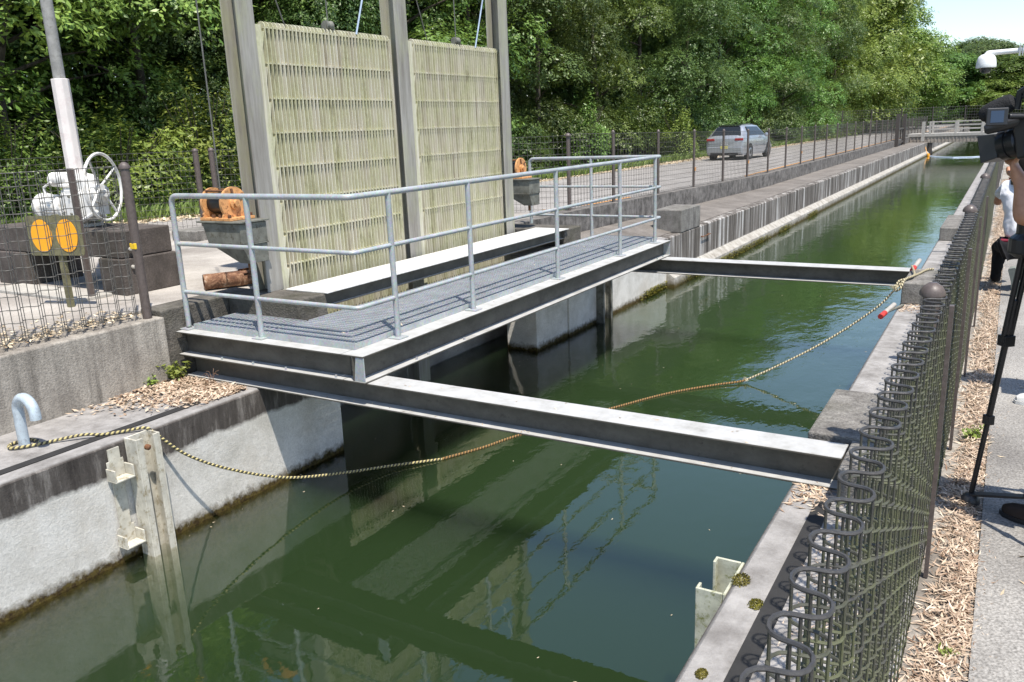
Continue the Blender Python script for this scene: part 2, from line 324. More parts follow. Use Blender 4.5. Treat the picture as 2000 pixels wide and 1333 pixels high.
# ------------------------------------------------------------------ object helpers
WL = {}
def tag(o, label=None, cat=None, group=None, kind=None):
    if label: o['label'] = label
    if cat: o['category'] = cat
    if group: o['group'] = group
    if kind: o['kind'] = kind
    return o
def thing(name, label, cat, loc, group=None):
    o = bpy.data.objects.new(name, None); COL.objects.link(o); o.location = loc; o.empty_display_size = .1
    WL[o.name] = Vector(loc); return tag(o, label, cat, group)
def link(name, me, mat, parent=None, smooth=False):
    o = bpy.data.objects.new(name, me); COL.objects.link(o)
    if mat: me.materials.append(M[mat] if isinstance(mat, str) else mat)
    if smooth: me.polygons.foreach_set('use_smooth', [True]*len(me.polygons))
    if parent: o.parent = parent; WL[o.name] = WL.get(parent.name, Vector((0,0,0)))
    else: WL[o.name] = Vector((0,0,0))
    return o
class MB:
    def __init__(s): s.v = []; s.f = []; s.uv = []
    def add(s, vs, fs):
        b = len(s.v); s.v += [tuple(v) for v in vs]; s.f += [tuple(b+i for i in f) for f in fs]; return s
    def box(s, x0, x1, y0, y1, z0, z1):
        v = [(x, y, z) for z in (z0, z1) for y in (y0, y1) for x in (x0, x1)]
        return s.add(v, [(0,2,3,1), (4,5,7,6), (0,1,5,4), (2,6,7,3), (0,4,6,2), (1,3,7,5)])
    def hexa(s, lo, hi):  # lo/hi: four points each
        return s.add(list(lo)+list(hi), [(3,2,1,0), (4,5,6,7), (0,1,5,4), (1,2,6,5), (2,3,7,6), (3,0,4,7)])
    def bar(s, a, b, w, h, up=(0,0,1)):
        a, b = Vector(a), Vector(b); d = (b-a).normalized(); x = d.cross(Vector(up))
        if x.length < 1e-4: x = d.cross(Vector((1,0,0)))
        x.normalize(); z = x.cross(d).normalized(); x *= w/2; z *= h/2
        return s.hexa([a-x-z, a+x-z, a+x+z, a-x+z], [b-x-z, b+x-z, b+x+z, b-x+z])
    def tube(s, pts, r, n=8, cap=True, closed=False):
        pts = [Vector(p) for p in pts]; rs = r if isinstance(r, (list, tuple)) else [r]*len(pts)
        prev = None; rings = []
        L = len(pts)
        for i, p in enumerate(pts):
            if closed: d = pts[(i+1) % L]-pts[i-1]
            else: d = pts[min(i+1, L-1)]-pts[max(i-1, 0)]
            d.normalize()
            if prev is None:
                x = d.cross(Vector((0,0,1)));
                if x.length < 1e-3: x = d.cross(Vector((1,0,0)))
            else: x = prev-d*prev.dot(d)
            x.normalize(); prev = x; y = d.cross(x)
            rings.append([p+(x*math.cos(2*math.pi*k/n)+y*math.sin(2*math.pi*k/n))*rs[i] for k in range(n)])
        vs = [q for g in rings for q in g]; fs = []
        for i in range(L if closed else L-1):
            j = (i+1) % L
            for k in range(n): fs.append((i*n+k, i*n+(k+1) % n, j*n+(k+1) % n, j*n+k))
        if cap and not closed: fs.append(tuple(range(n-1, -1, -1))); fs.append(tuple((L-1)*n+k for k in range(n)))
        return s.add(vs, fs)
    def cyl(s, a, b, r, n=16, r2=None): return s.tube([a, b], [r, r if r2 is None else r2], n)
    def lathe(s, c, prof, n=24, axis='Z'):
        c = Vector(c); vs = []; 
        for r, h in prof:
            for k in range(n):
                a = 2*math.pi*k/n; p = (r*math.cos(a), r*math.sin(a), h)
                if axis == 'X': p = (h, r*math.cos(a), r*math.sin(a))
                if axis == 'Y': p = (r*math.cos(a), h, r*math.sin(a))
                vs.append(c+Vector(p))
        fs = [(i*n+k, i*n+(k+1) % n, (i+1)*n+(k+1) % n, (i+1)*n+k) for i in range(len(prof)-1) for k in range(n)]
        fs.append(tuple(range(n-1, -1, -1))); fs.append(tuple((len(prof)-1)*n+k for k in range(n)))
        return s.add(vs, fs)
    def prism(s, poly, a, b, axis='Z'):  # polygon extruded along axis
        def P(u, v, h): return {'Z': (u, v, h), 'Y': (u, h, v), 'X': (h, u, v)}[axis]
        n = len(poly); vs = [P(u, v, a) for u, v in poly]+[P(u, v, b) for u, v in poly]
        fs = [tuple(range(n-1, -1, -1)), tuple(range(n, 2*n))]+[(i, (i+1) % n, n+(i+1) % n, n+i) for i in range(n)]
        return s.add(vs, fs)
    def loft(s, secs, cap=True):
        n = len(secs[0]); vs = [p for q in secs for p in q]; fs = []
        for i in range(len(secs)-1):
            for k in range(n): fs.append((i*n+k, i*n+(k+1) % n, (i+1)*n+(k+1) % n, (i+1)*n+k))
        if cap: fs.append(tuple(range(n-1, -1, -1))); fs.append(tuple((len(secs)-1)*n+k for k in range(n)))
        return s.add(vs, fs)
    def build(s, name, mat, parent=None, smooth=False, bevel=0, seg=2, autos=False):
        off = WL.get(parent.name, Vector((0,0,0))) if parent else Vector((0,0,0))
        me = bpy.data.meshes.new(name); me.from_pydata([(x-off.x, y-off.y, z-off.z) for x, y, z in s.v], [], s.f)
        bm = bmesh.new(); bm.from_mesh(me); bmesh.ops.recalc_face_normals(bm, faces=bm.faces); bm.to_mesh(me); bm.free()
        o = link(name, me, mat, parent, smooth)
        if bevel:
            m = o.modifiers.new('bevel', 'BEVEL'); m.width = bevel; m.segments = seg; m.limit_method = 'ANGLE'; m.angle_limit = R_(40)
        if smooth: me.set_sharp_from_angle(angle=R_(40))
        return o
def fast_mesh(name, V, F, mat, parent=None, attr=None, smooth=False):
    V = np.asarray(V, dtype=np.float32); F = np.asarray(F, dtype=np.int32); k = F.shape[1]
    me = bpy.data.meshes.new(name); me.vertices.add(len(V)); me.vertices.foreach_set('co', V.ravel())
    me.loops.add(F.size); me.loops.foreach_set('vertex_index', F.ravel()); me.polygons.add(len(F))
    me.polygons.foreach_set('loop_start', np.arange(0, F.size, k, dtype=np.int32)); 
    me.update(calc_edges=True); me.validate()
    if attr is not None:
        a = me.attributes.new('v', 'FLOAT', 'POINT'); a.data.foreach_set('value', np.asarray(attr, dtype=np.float32))
    return link(name, me, mat, parent, smooth)
def struct(name, mb, mat, **k): return tag(mb.build(name, mat, **k), kind='structure')

def lerp(a, b, t): return a+(b-a)*t
def g(y):            # height of the road-side ground
    if y <= 12: return .12
    if y >= 24: return -.08
    return lerp(.12, -.08, (y-12)/12)
ZW = -1.22; ZC = -.385; XL = -4.84; XR = -.83

# ------------------------------------------------------------------ ground, road, water
b = MB(); ys = [-300, -40, 11.9, 12, 18, 24, 60, 124]
prof = lambda y: [(-500, g(y)), (-60, g(y)), (-5.99, g(y)), (-5.99, -3.2), (-.3, -3.2), (-.3, -.41), (60, -.41), (500, -.41)]
rows = [[(x, y, z) for x, z in prof(y)] for y in ys]
vs_ = [p for r in rows for p in r]; n_ = 8
fs_ = [(i*n_+k, i*n_+k+1, (i+1)*n_+k+1, (i+1)*n_+k) for i in range(len(rows)-1) for k in range(n_-1)]
base = len(vs_)                                  # beyond the bend the canal cutting closes and the land runs on
vs_ += [(x, 124.5, -.08) for x, z in prof(124)] + [(x, 1500, -.08) for x, z in prof(124)]
fs_ += [(7*n_+k, 7*n_+k+1, base+k+1, base+k) for k in range(n_-1)] + [(base+k, base+k+1, base+n_+k+1, base+n_+k) for k in range(n_-1)]
b.add(vs_, fs_); struct('ground', b, 'ground')

b = MB(); near = [(-14.6, -6), (-13.4, 2.5), (-12.35, 6.1), (-11.0, 8.8), (-8.2, 10.7), (-6.7, 12.0), (-6.3, 15), (-6.25, 24), (-6.25, 60), (-6.3, 123)]
far = [(-17.4, -6), (-16.3, 2.5), (-14.6, 6.6), (-13.3, 9.6), (-12.6, 13), (-12.2, 17), (-12.0, 22), (-11.9, 30), (-11.6, 60), (-11.6, 123)]
vs_ = []; 
for (a, c), (d, e) in zip(near, far): vs_ += [(a, c, g(c)+.004), (d, e, g(e)+.004)]
b.add(vs_, [(2*i, 2*i+1, 2*i+3, 2*i+2) for i in range(len(near)-1)]); struct('road', b, 'road')
b = MB(); vs_ = []
for y in (12.5, 14, 18, 24, 40, 70, 110): vs_ += [(-6.62 if y > 13 else -6.9, y, g(y)+.008), (-6.50 if y > 13 else -6.78, y, g(y)+.008)]
b.add(vs_, [(2*i, 2*i+1, 2*i+3, 2*i+2) for i in range(6)]); struct('road_edge_line', b, metal_paint('worn_orange_line', (.55, .27, .08), .8, 0, .4, (.3, .24, .2), 6))
b = MB(); b.box(-6.2, -.4, -30, 123.9, -3.15, ZW); struct('water', b, 'water')

# concrete yard behind the low wall
b = MB(); b.prism([(-5.985, -8), (-5.985, 5.0), (-5.72, 5.0), (-5.72, 9.47), (-5.97, 9.47), (-5.97, 11.55), (-6.6, 11.8), (-8.3, 10.55), (-10.85, 8.75), (-12.2, 6.1), (-13.3, 2.4), (-14, -8)], -3.1, .17)
struct('pavement', b, 'pavement')
# path on the right bank
b = MB(); b.box(.045, 3.2, -6, 124, -.6, -.378); struct('path', b, 'path')
b = MB(); b.box(-.16, .043, -6, 124, -.6, -.390); struct('path_edging', b, 'concrete')

# ------------------------------------------------------------------ canal walls
def wedge_wall(y0, y1, mat, name, label, xback=-5.70, foot=False):
    b = MB()
    if foot: poly = [(xback, ZC), (-4.86, ZC), (XL, ZC-.02), (XL, -.955), (-4.70, -1.06), (-4.68, -3.1), (xback, -3.1)]
    else: poly = [(xback, ZC), (-4.86, ZC), (XL, ZC-.02), (-4.885, -3.1), (xback, -3.1)]
    b.prism(poly, y0, y1, 'Y'); return tag(b.build(name, mat), label, 'wall')
wedge_wall(-8, 5.03, 'wall_near', 'canal_wall', 'left canal wall of rough pale render with dark coping, nearest the viewer')
b = MB(); b.box(-5.30, -4.862, 8.60, 9.448, -3.1, -.02); tag(b.build('canal_pier', 'wall_near', bevel=.012), 'short pale concrete pier on the far side of the screened intake', 'pier')
b = MB(); b.prism([(-5.93, ZC), (-4.86, ZC), (XL, ZC-.02), (XL-.01, -3.1), (-5.93, -3.1)], 9.452, 13.1, 'Y')
tag(b.build('canal_wall', 'wall_near'), 'left canal wall stretch just beyond the walkway under its far end', 'wall')
wedge_wall(13.102, 123.5, 'wall_far', 'canal_wall', 'long left canal wall streaked dark and white running into the distance', -5.93, True)
b = MB(); b.box(-5.72, -4.88, 4.69, 5.028, ZC+.002, .20); tag(b.build('concrete_block', 'concrete_dark', bevel=.015), 'dark pitted concrete block beside the short leg of the walkway', 'block')
b = MB(); b.box(-5.955, -4.88, 9.452, 9.93, ZC+.002, .20); tag(b.build('concrete_block', 'concrete_dark', bevel=.015), 'dark concrete block under the far end of the white cover plate', 'block')
b = MB(); b.box(-5.35, -4.838, 13.8, 14.85, ZC+.002, .01); tag(b.build('concrete_block', 'block', bevel=.012), 'concrete block standing on the left coping beyond the walkway', 'block')
b = MB(); b.box(-5.98, -5.68, -8, 4.02, -3.0, .145); tag(b.build('retaining_wall', 'concrete', bevel=.012), 'low concrete retaining wall along the left edge, stained with vertical streaks', 'wall')
b = MB(); b.box(-5.98, -5.722, 4.022, 4.998, -3.0, .19); tag(b.build('wall_pier', 'concrete_dark', bevel=.01), 'rough dark end of the retaining wall beside the walkway start', 'wall')
for (a, c) in ((-8, 123),):
    b = MB(); b.prism([(XR, ZC-.015), (XR+.02, ZC), (-.165, ZC), (-.165, -3.1), (XR-.03, -3.1)], a, c, 'Y'); tag(b.build('canal_wall', 'wall_near'), 'right canal wall with pale concrete coping beside the near mesh fence', 'wall')
for (x0, x1, y0, y1, z, lab) in ((-.815, -.46, 4.43, 5.27, -.19, 'concrete block on the right coping against the near end beam'),
                               (-.82, -.44, 8.95, 9.84, -.165, 'concrete block with rope around it at the right end of the far beam'),
                               (-.81, -.46, 13.8, 15.6, -.19, 'small concrete block on the right coping, farthest of the three')):
    b = MB(); b.box(x0, x1, y0, y1, ZC+.002, z); tag(b.build('concrete_block', 'block', bevel=.012), lab, 'block')
b = MB(); b.box(-.585, -.42, 4.0, 4.427, ZC+.002, -.20); tag(b.build('beam_stop', 'block', bevel=.01), 'thin concrete stop behind the right end of the near beam', 'block')
b = MB(); b.box(-5.04, -4.965, -8, 3.75, ZC+.0005, ZC+.006); tag(b.build('joint_strip', 'rubber'), 'black joint board set along the left coping', 'strip')
b = MB(); b.box(-.675, -.60, -8, 3.98, ZC+.0005, ZC+.006); tag(b.build('joint_strip', 'rubber'), 'black joint board set along the right coping beside dry leaves', 'strip')
# apron between the coping and the fence kerb, kerb under the far fence
b = MB(); vs_ = []
for y in (9.95, 12, 18, 24, 123): vs_ += [(-5.93, y, g(y)-.30), (-5.02, y, ZC+.012), (-5.02, y, ZC-.3), (-5.93, y, ZC-.3)]
b.add(vs_, [(4*i+k, 4*i+(k+1) % 4, 4*i+4+(k+1) % 4, 4*i+4+k) for i in range(4) for k in range(4)]+[(0, 1, 2, 3)]); struct('apron', b, 'apron')
b = MB(); vs_ = []
for y in (9.95, 12, 18, 24, 123): vs_ += [(-6.17, y, g(y)+.07), (-5.94, y, g(y)+.06), (-5.94, y, -.9), (-6.17, y, -.9)]
b.add(vs_, [(4*i+k, 4*i+(k+1) % 4, 4*i+4+(k+1) % 4, 4*i+4+k) for i in range(4) for k in range(4)]+[(0, 1, 2, 3)])
tag(b.build('kerb', 'kerb'), 'long concrete kerb under the far mesh fence along the road', 'kerb')
b = MB(); b.box(-9.95, -9.45, 7.35, 8.1, .16, .31); tag(b.build('kerb_block', 'block', bevel=.01), 'low concrete block on the yard below the paired brown fence posts', 'block')

# ------------------------------------------------------------------ support beams (H section)
def hbeam(b, x0, x1, y0, y1, zt, d, tf=.012, tw=.009):
    b.box(x0, x1, y0, y1, zt-tf, zt); b.box(x0, x1, y0, y1, zt-d, zt-d+tf); ym = (y0+y1)/2; b.box(x0, x1, ym-tw/2, ym+tw/2, zt-d+tf, zt-tf)
for y0, y1, x0, x1, lab in ((4.15, 4.36, -5.68, -.592, 'steel H beam spanning the canal in the foreground, bright top flange'), (9.88, 10.12, -5.0, -.826, 'steel H beam spanning the canal beyond the walkway')):
    t = thing('support_beam', lab, 'beam', ((x0+x1)/2, (y0+y1)/2, ZC), 'steel beams across the canal')
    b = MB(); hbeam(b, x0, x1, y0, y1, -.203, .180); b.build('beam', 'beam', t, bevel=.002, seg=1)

# ------------------------------------------------------------------ walkway platform
W = thing('walkway', 'galvanised steel walkway with pipe handrails standing on the two beams over the canal', 'walkway', (-4.3, 7, 0))
def chan_girder(b, pts_in, pts_out, zt=0, zb=-.2):
    pass
def girder(name, x0, x1, y0, y1, along):
    b = MB()
    b.box(x0, x1, y0, y1, -.012, 0); b.box(x0, x1, y0, y1, -.2, -.188)
    if along == 'Y': xm = (x0+x1)/2; b.box(xm-.004, xm+.004, y0, y1, -.188, -.012)
    else: ym = (y0+y1)/2; b.box(x0, x1, ym-.004, ym+.004, -.188, -.012)
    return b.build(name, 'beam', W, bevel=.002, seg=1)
girder('front_girder', -5.70, -3.925, 4.12, 4.32, 'X')
girder('side_girder', -3.92, -3.72, 4.12, 10.22, 'Y')
girder('inner_girder', -4.86, -4.74, 4.75, 10.10, 'Y')
b = MB(); b.prism([(-3.722, -.186), (-3.722, -.014), (-3.79, -.014), (-3.815, -.186)], 4.124, 4.134, 'Y'); b.build('corner_stiffener', 'galv', W)
b = MB(); b.box(-3.92, -3.725, 10.205, 10.215, -.186, -.014); b.build('end_plate', 'galv', W)
for x, y in [(x, 4.135) for x in (-5.2, -4.85, -4.5, -4.0, -3.80)]+[(-3.745, y) for y in (4.75, 4.9, 5.4, 9.8, 10.0)]:
    b = MB(); b.cyl((x, y, -.19), (x, y, -.168), .009, 6); b.build('bolt', 'galv', W)
# edging channel round the grating
b = MB(); b.box(-5.62, -3.895, 4.235, 4.241, .001, .045); b.box(-3.898, -3.892, 4.242, 10.18, .001, .045); b.box(-5.62, -5.612, 4.242, 4.68, .001, .045)
b.box(-5.612, -4.79, 4.676, 4.682, .001, .045); b.box(-4.792, -4.786, 4.70, 10.18, .001, .045); b.box(-4.78, -3.90, 10.174, 10.18, .001, .045)
b.build('edge_channel', 'galv', W)
b = MB(); zt = .042
def grating(b, x0, x1, y0, y1):
    n = int((x1-x0)/.027)
    for i in range(n+1):
        x = lerp(x0, x1, i/n); b.box(x-.0024, x+.0024, y0, y1, -.018, zt)
    m = int((y1-y0)/.05)
    for i in range(m+1):
        y = lerp(y0, y1, i/m); b.box(x0, x1, y-.0045, y+.0045, zt-.012, zt+.001)
grating(b, -4.775, -3.91, 4.26, 10.16)
gb = MB()
n = int((4.66-4.26)/.027)
for i in range(n+1):
    y = lerp(4.26, 4.66, i/n); b.box(-5.60, -4.79, y-.0024, y+.0024, .0015, zt)
for i in range(17):
    x = lerp(-5.60, -4.80, i/16); b.box(x-.0045, x+.0045, 4.26, 4.66, zt-.012, zt+.001)
b.build('grating', 'grate', W)
# handrail
def smooth_path(pts, r=.08, n=5):
    out = [Vector(pts[0])]
    for i in range(1, len(pts)-1):
        p0, p, p1 = Vector(pts[i-1]), Vector(pts[i]), Vector(pts[i+1]); d0 = (p0-p).normalized(); d1 = (p1-p).normalized()
        a = p+d0*r; c = p+d1*r
        for k in range(n+1):
            t = k/n; out.append(a*(1-t)**2+p*2*t*(1-t)+c*t*t)
    out.append(Vector(pts[-1])); return out
FY = 4.235; RX = -3.825; BY = 10.12
b = MB(); b.tube(smooth_path([(-5.68, FY, .02), (-5.68, FY, 1.08), (RX, FY, 1.08), (RX, BY, 1.08), (-5.75, BY, 1.08), (-5.75, BY, .19)], .07), .0215, 12)
b.build('handrail', 'galv', W, smooth=True)
for z in (.70, .31):
    b = MB(); b.tube(smooth_path([(-5.68, FY, z), (RX, FY, z), (RX, BY, z), (-5.75, BY, z)], .05), .0165, 10); b.build('midrail', 'galv', W, smooth=True)
for (x, y, z0) in ((-4.83, FY, 0), (RX, 4.65, 0), (RX, 5.68, 0), (RX, 7.24, 0), (RX, 8.81, 0), (RX, 9.92, 0), (-4.81, BY, .0)):
    b = MB(); b.cyl((x, y, z0+.008), (x, y, 1.075), .0215, 12); p = b.build('post', 'galv', W, smooth=True)
    b = MB(); b.box(x-.055, x+.055, y-.055, y+.055, z0+.0005, z0+.011); b.build('base_plate', 'galv', p, bevel=.002)
b = MB(); b.box(-5.74, -5.62, FY-.06, FY+.05, .0005, .011); b.build('base_plate', 'galv', W, bevel=.002)

# white cover plate over the screened intake
b = MB(); b.box(-5.34, -4.845, 5.0, 9.50, .203, .211)
t = thing('cover_plate', 'long white steel cover plate lying along the foot of the bar screens', 'cover plate', (-5.1, 7.2, .2)); b.build('plate', 'sheet', t)
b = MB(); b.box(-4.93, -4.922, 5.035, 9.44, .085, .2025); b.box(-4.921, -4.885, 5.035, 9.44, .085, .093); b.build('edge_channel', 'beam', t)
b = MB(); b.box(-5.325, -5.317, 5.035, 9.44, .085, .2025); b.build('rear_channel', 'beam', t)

# ------------------------------------------------------------------ raised bar screens and their guide frame
GT = 4.75
F = thing('screen_frame', 'tall weathered steel guide frame of three H posts holding the bar screens', 'gate frame', (-5.5, 7, .2))
for y0, y1, zb in ((4.865, 5.045, .20), (6.88, 7.075, -2.6), (8.87, 9.06, -.02)):
    b = MB(); b.box(-5.41, -5.398, y0, y1, zb, GT); b.box(-5.580, -5.568, y0, y1, zb, GT); ym = (y0+y1)/2+(.04 if y0 < 6 else (.05 if y0 > 8 else 0)); b.box(-5.568, -5.41, ym-.005, ym+.005, zb, GT)
    b.build('post', 'gatepost', F, bevel=.002, seg=1)
b = MB(); b.box(-5.60, -5.39, 4.7, 9.2, GT, GT+.02); b.box(-5.60, -5.39, 4.7, 9.2, GT+.18, GT+.2); b.box(-5.53, -5.52, 4.7, 9.2, GT+.02, GT+.18); b.build('top_beam', 'gatepost', F)
for y in (6.05, 8.13):
    b = MB(); b.lathe((-5.52, y, GT-.16), [(.02, -.03), (.11, -.03), (.11, -.02), (.08, 0), (.11, .02), (.11, .03), (.02, .03)], 20, 'Y'); b.box(-5.56, -5.48, y-.05, y-.035, GT-.2, GT); b.box(-5.56, -5.48, y+.035, y+.05, GT-.2, GT)
    b.build('pulley', 'cable', F, smooth=True)
def screen(y0, y1, n, label):
    S = thing('bar_screen', label, 'bar screen', (-5.5, (y0+y1)/2, -.42), 'raised bar screens')
    zb = -.42; ztop = 2.40; b = MB(); ys = [lerp(y0, y1, i/(n-1)) for i in range(n)]
    for y in ys:
        lean = random.uniform(-.002, .002); w = .004
        b.hexa([(-5.555, y-w+lean, zb), (-5.465, y-w+lean, zb), (-5.465, y+w+lean, zb), (-5.555, y+w+lean, zb)], [(-5.555, y-w, ztop), (-5.465, y-w, ztop), (-5.465, y+w, ztop), (-5.555, y+w, ztop)])
        b.lathe((-5.51, y, ztop), [(.045, -w), (.045, w)], 12, 'Y')
    b.build('bars', 'screen', S)
    b = MB(); z = 2.392; k = 0
    while z > -.40:
        b.box(-5.535, -5.475, y0-.01, y1+.01, z-.006, z+.006)
        for y in ys[:-1]:
            ym = y+(ys[1]-ys[0])*.5; b.box(-5.4745, -5.464, ym-.006, ym+.006, z-.006, z+.007)
        z -= .286; k += 1
    b.build('ribs', 'screen', S)
    b = MB(); b.box(-5.56, -5.462, y1+.012, y1+.022, zb, 2.41); b.build('side_frame', 'screen', S)
    b = MB(); b.prism([(-5.56, y0-.058), (-5.475, y0-.058), (-5.475, y0-.16), (-5.462, y0-.16), (-5.462, y0-.046), (-5.56, y0-.046)], zb, 2.41)
    z = 2.36
    while z > -.3: b.hexa([(-5.56, y0-.045, z-.14), (-5.475, y0-.045, z-.14), (-5.475, y0-.037, z-.14), (-5.56, y0-.037, z-.14)], [(-5.56, y0-.045, z), (-5.475, y0-.045, z), (-5.475, y0-.005, z), (-5.56, y0-.005, z)]); z -= .286
    b.build('side_frame', 'screen', S)
    ym = (y0+y1)/2
    b = MB(); b.box(-5.53, -5.49, ym-.065, ym-.052, 2.38, 2.49); b.box(-5.53, -5.49, ym+.052, ym+.065, 2.38, 2.49); b.lathe((-5.51, ym, 2.475), [(.01, -.045), (.042, -.04), (.042, -.028), (.03, 0), (.042, .028), (.042, .04), (.01, .045)], 18, 'Y')
    b.build('lifting_pulley', 'bracket', S, smooth=True)
    return ym
m1 = screen(5.215, 6.845, 37, 'nearer lichen-stained steel bar screen raised between left and middle posts')
m2 = screen(7.265, 8.945, 39, 'farther lichen-stained steel bar screen raised between middle and right posts')
def strand(name, pts, r, mat, label, cat, n=6, group=None):
    b = MB(); b.tube(pts, r, n); return tag(b.build(name, mat, smooth=True), label, cat, group)
for ym, w in ((m1, 'nearer'), (m2, 'farther')):
    strand('hoist_cable', [(-5.51, ym, 2.51), (-5.51, ym, 2.60), (-5.52, ym, GT-.02)], .006, 'cable', 'steel hoist cable rising from the pulley of the %s bar screen' % w, 'cable')
    strand('brace_rod', [(-5.48, ym+.35, 2.42), (-5.50, ym+.75, 3.4), (-5.52, ym+.95, GT)], .009, 'rod', 'pale slanting rod above the right half of the %s bar screen' % w, 'rod')
    strand('slack_cable', [(-5.50, ym-.55, 2.42), (-5.50, ym-.85, 3.2), (-5.52, ym-1.0, GT)], .006, 'cable', 'dark slanting cable above the left half of the %s bar screen' % w, 'cable')

# ------------------------------------------------------------------ winches on their brackets
def winch(x, y, s, lab, labb, side):
    B = thing('winch_bracket', labb, 'bracket', (x, y, .85))
    b = MB()
    b.box(x-.22, x+.30, y-.16, y+.16, .835, .85)
    b.loft([[(x-.17, y-.14, .83), (x+.28, y-.14, .83), (x+.28, y+.14, .83), (x-.17, y+.14, .83)], [(x-.12, y-.14, .665), (x+.28, y-.14, .665), (x+.28, y+.14, .665), (x-.12, y+.14, .665)]])
    b.box(x-.16, x+.28, y-.15, y+.15, .653, .664)
    b.loft([[(x-.10, y-.13, .652), (x+.27, y-.13, .652), (x+.27, y+.14, .652), (x-.10, y+.14, .652)], [(x+.14, y-.06, .50), (x+.27, y-.06, .50), (x+.27, y+.14, .50), (x+.14, y+.14, .50)]])
    b.build('box', 'bracket', B, bevel=.003, seg=1)
    b = MB(); b.cyl((x+.19, y, .50), (x+.19, y, .43), .018, 8); b.build('drain', 'rust', B)
    T = thing('winch', lab, 'winch', (x, y, .85), 'orange rope winches')
    b = MB(); b.box(x-.2, x+.17, y-.13, y+.13, .851, .875)
    b.build('base', 'orange', T, bevel=.004)
    for dx, dy in ((-.17, -.11), (-.05, -.11), (.03, -.11), (.14, -.11), (-.17, .11), (.14, .11)): b = MB(); b.cyl((x+dx, y+dy, .875), (x+dx, y+dy, .9), .016, 6); b.build('bolt', 'rust', T)
    for dx, r in ((-.165, .128), (.075, .135)):
        b = MB(); c = (x+dx, y, .985); b.lathe(c, [(.02, -.012), (r, -.012), (r, .012), (.02, .012)], 28, 'X'); b.prism([(y-.125, .876), (y+.125, .876), (y+.10, .96), (y-.10, .96)], x+dx-.01, x+dx+.01, 'X')
        b.lathe(c, [(.05, .012), (.05, .03), (.028, .034), (.028, .055), (.01, .056)], 16, 'X'); b.build('side_disc', 'orange', T, smooth=True)
    b = MB(); b.lathe((x-.05, y, .985), [(.03, -.1), (.085, -.1), (.088, -.03), (.084, 0), (.09, .04), (.085, .11), (.03, .11)], 22, 'X'); b.build('drum', 'drum', T, smooth=True)
    b = MB(); b.bar((x+.09, y, .99), (x+.09, y-.02, 1.105), .014, .02); b.bar((x+.095, y-.01, 1.0), (x+.095, y+.09, 1.06), .012, .016); b.build('crank', 'rust', T)
    for yy in (y-.07, y+.07): b = MB(); b.cyl((x-.165, yy, 1.09), (x+.075, yy, 1.09), .009, 8); b.build('tie_rod', 'rust', T)
    strand('winch_cable', [(x-.04, y-.02, 1.06), (x-.04, y-.02, GT+.1)], .0065, 'cable', 'thin dark cable rising from the %s winch' % side, 'cable')
winch(-5.54, 4.66, 1, 'orange painted hand winch with black drum behind the left end of the handrail', 'stained steel bracket under the left orange winch', 'left')
winch(-5.64, 9.55, 1, 'orange painted hand winch with black drum seen right of the bar screens', 'stained steel bracket under the right orange winch', 'right')

# ------------------------------------------------------------------ mesh fences
def wave_fence(T, A, B, za, zb, h, period=.14, amp=.037, rows=12, r=.003, rtop=.0035, mat='fence_wire', seg=8, n=4, uprights=2, meander=0., name='mesh_panel', bottom=.05):
    """mesh panel whose level wires weave from side to side, upright wires on both sides"""
    A, B = Vector((*A, 0)), Vector((*B, 0)); L = (B-A).length; d = (B-A)/L; nn = Vector((-d.y, d.x, 0)); b = MB()
    N = max(1, int(round(L/period))); per = L/N
    for k in range(rows+1):
        t = k/rows; pts = []
        for i in range(N*seg+1):
            s = i*per/seg; ph = 2*math.pi*s/per; z = lerp(za, zb, s/L)+bottom+(h-bottom)*t; s2 = s+meander*math.sin(2*ph)
            pts.append(A+d*s2+nn*(amp*math.cos(ph))+Vector((0, 0, z)))
        b.tube(pts, rtop if k == rows else r, n if k < rows else max(n, 6), cap=False)
    for i in range(N*uprights+1):
        s = i*per/uprights; z = lerp(za, zb, s/L); p = A+d*s+nn*(amp*.96*math.cos(2*math.pi*i/uprights))
        b.tube([p+Vector((0, 0, z+.02)), p+Vector((0, 0, z+h))], r, n, cap=False)
    return b.build(name, mat, T, smooth=True)
def post(T, x, y, z0, h, r=.03, cap=.036, mat='fence_post'):
    b = MB(); b.lathe((x, y, z0), [(r, 0), (r, h-.05), (cap, h-.05), (cap, h-.035), (cap*.75, h-.015), (cap*.3, h)], 14); return b.build('post', mat, T, smooth=True)

# right-hand fence
T = thing('mesh_fence', 'brown woven mesh fence with wavy top wire running away along the right coping', 'fence', (-.22, 5, ZC))
wave_fence(T, (-.192, .35), (-.192, 6.5), ZC, ZC, 1.185, .138, .036, 18, .0030, .0040, 'fence_near', 16, 6, 4, .0095)
wave_fence(T, (-.195, 6.6), (-.205, 16.5), ZC, ZC, 1.185, .138, .036, 16, .0031, .0041, 'fence_near', 8, 4, 4, .0095)
wave_fence(T, (-.225, 16.6), (-.225, 60), ZC, ZC, 1.185, .28, .036, 10, .005, .006, 'fence_wire', 6, 3)
for y in (3.46, 6.56, 9.95, 13.1, 16.55, 20, 23.4, 27, 31, 36, 42, 48, 54): post(T, -.208, y, ZC, 1.235, .032, .046)
for y in (3.46, 5.0, 6.56, 8.2):
    b = MB(); b.box(-.146, -.130, y-.016, y+.016, ZC, ZC+1.15); b.build('stay', 'fence_post', T)

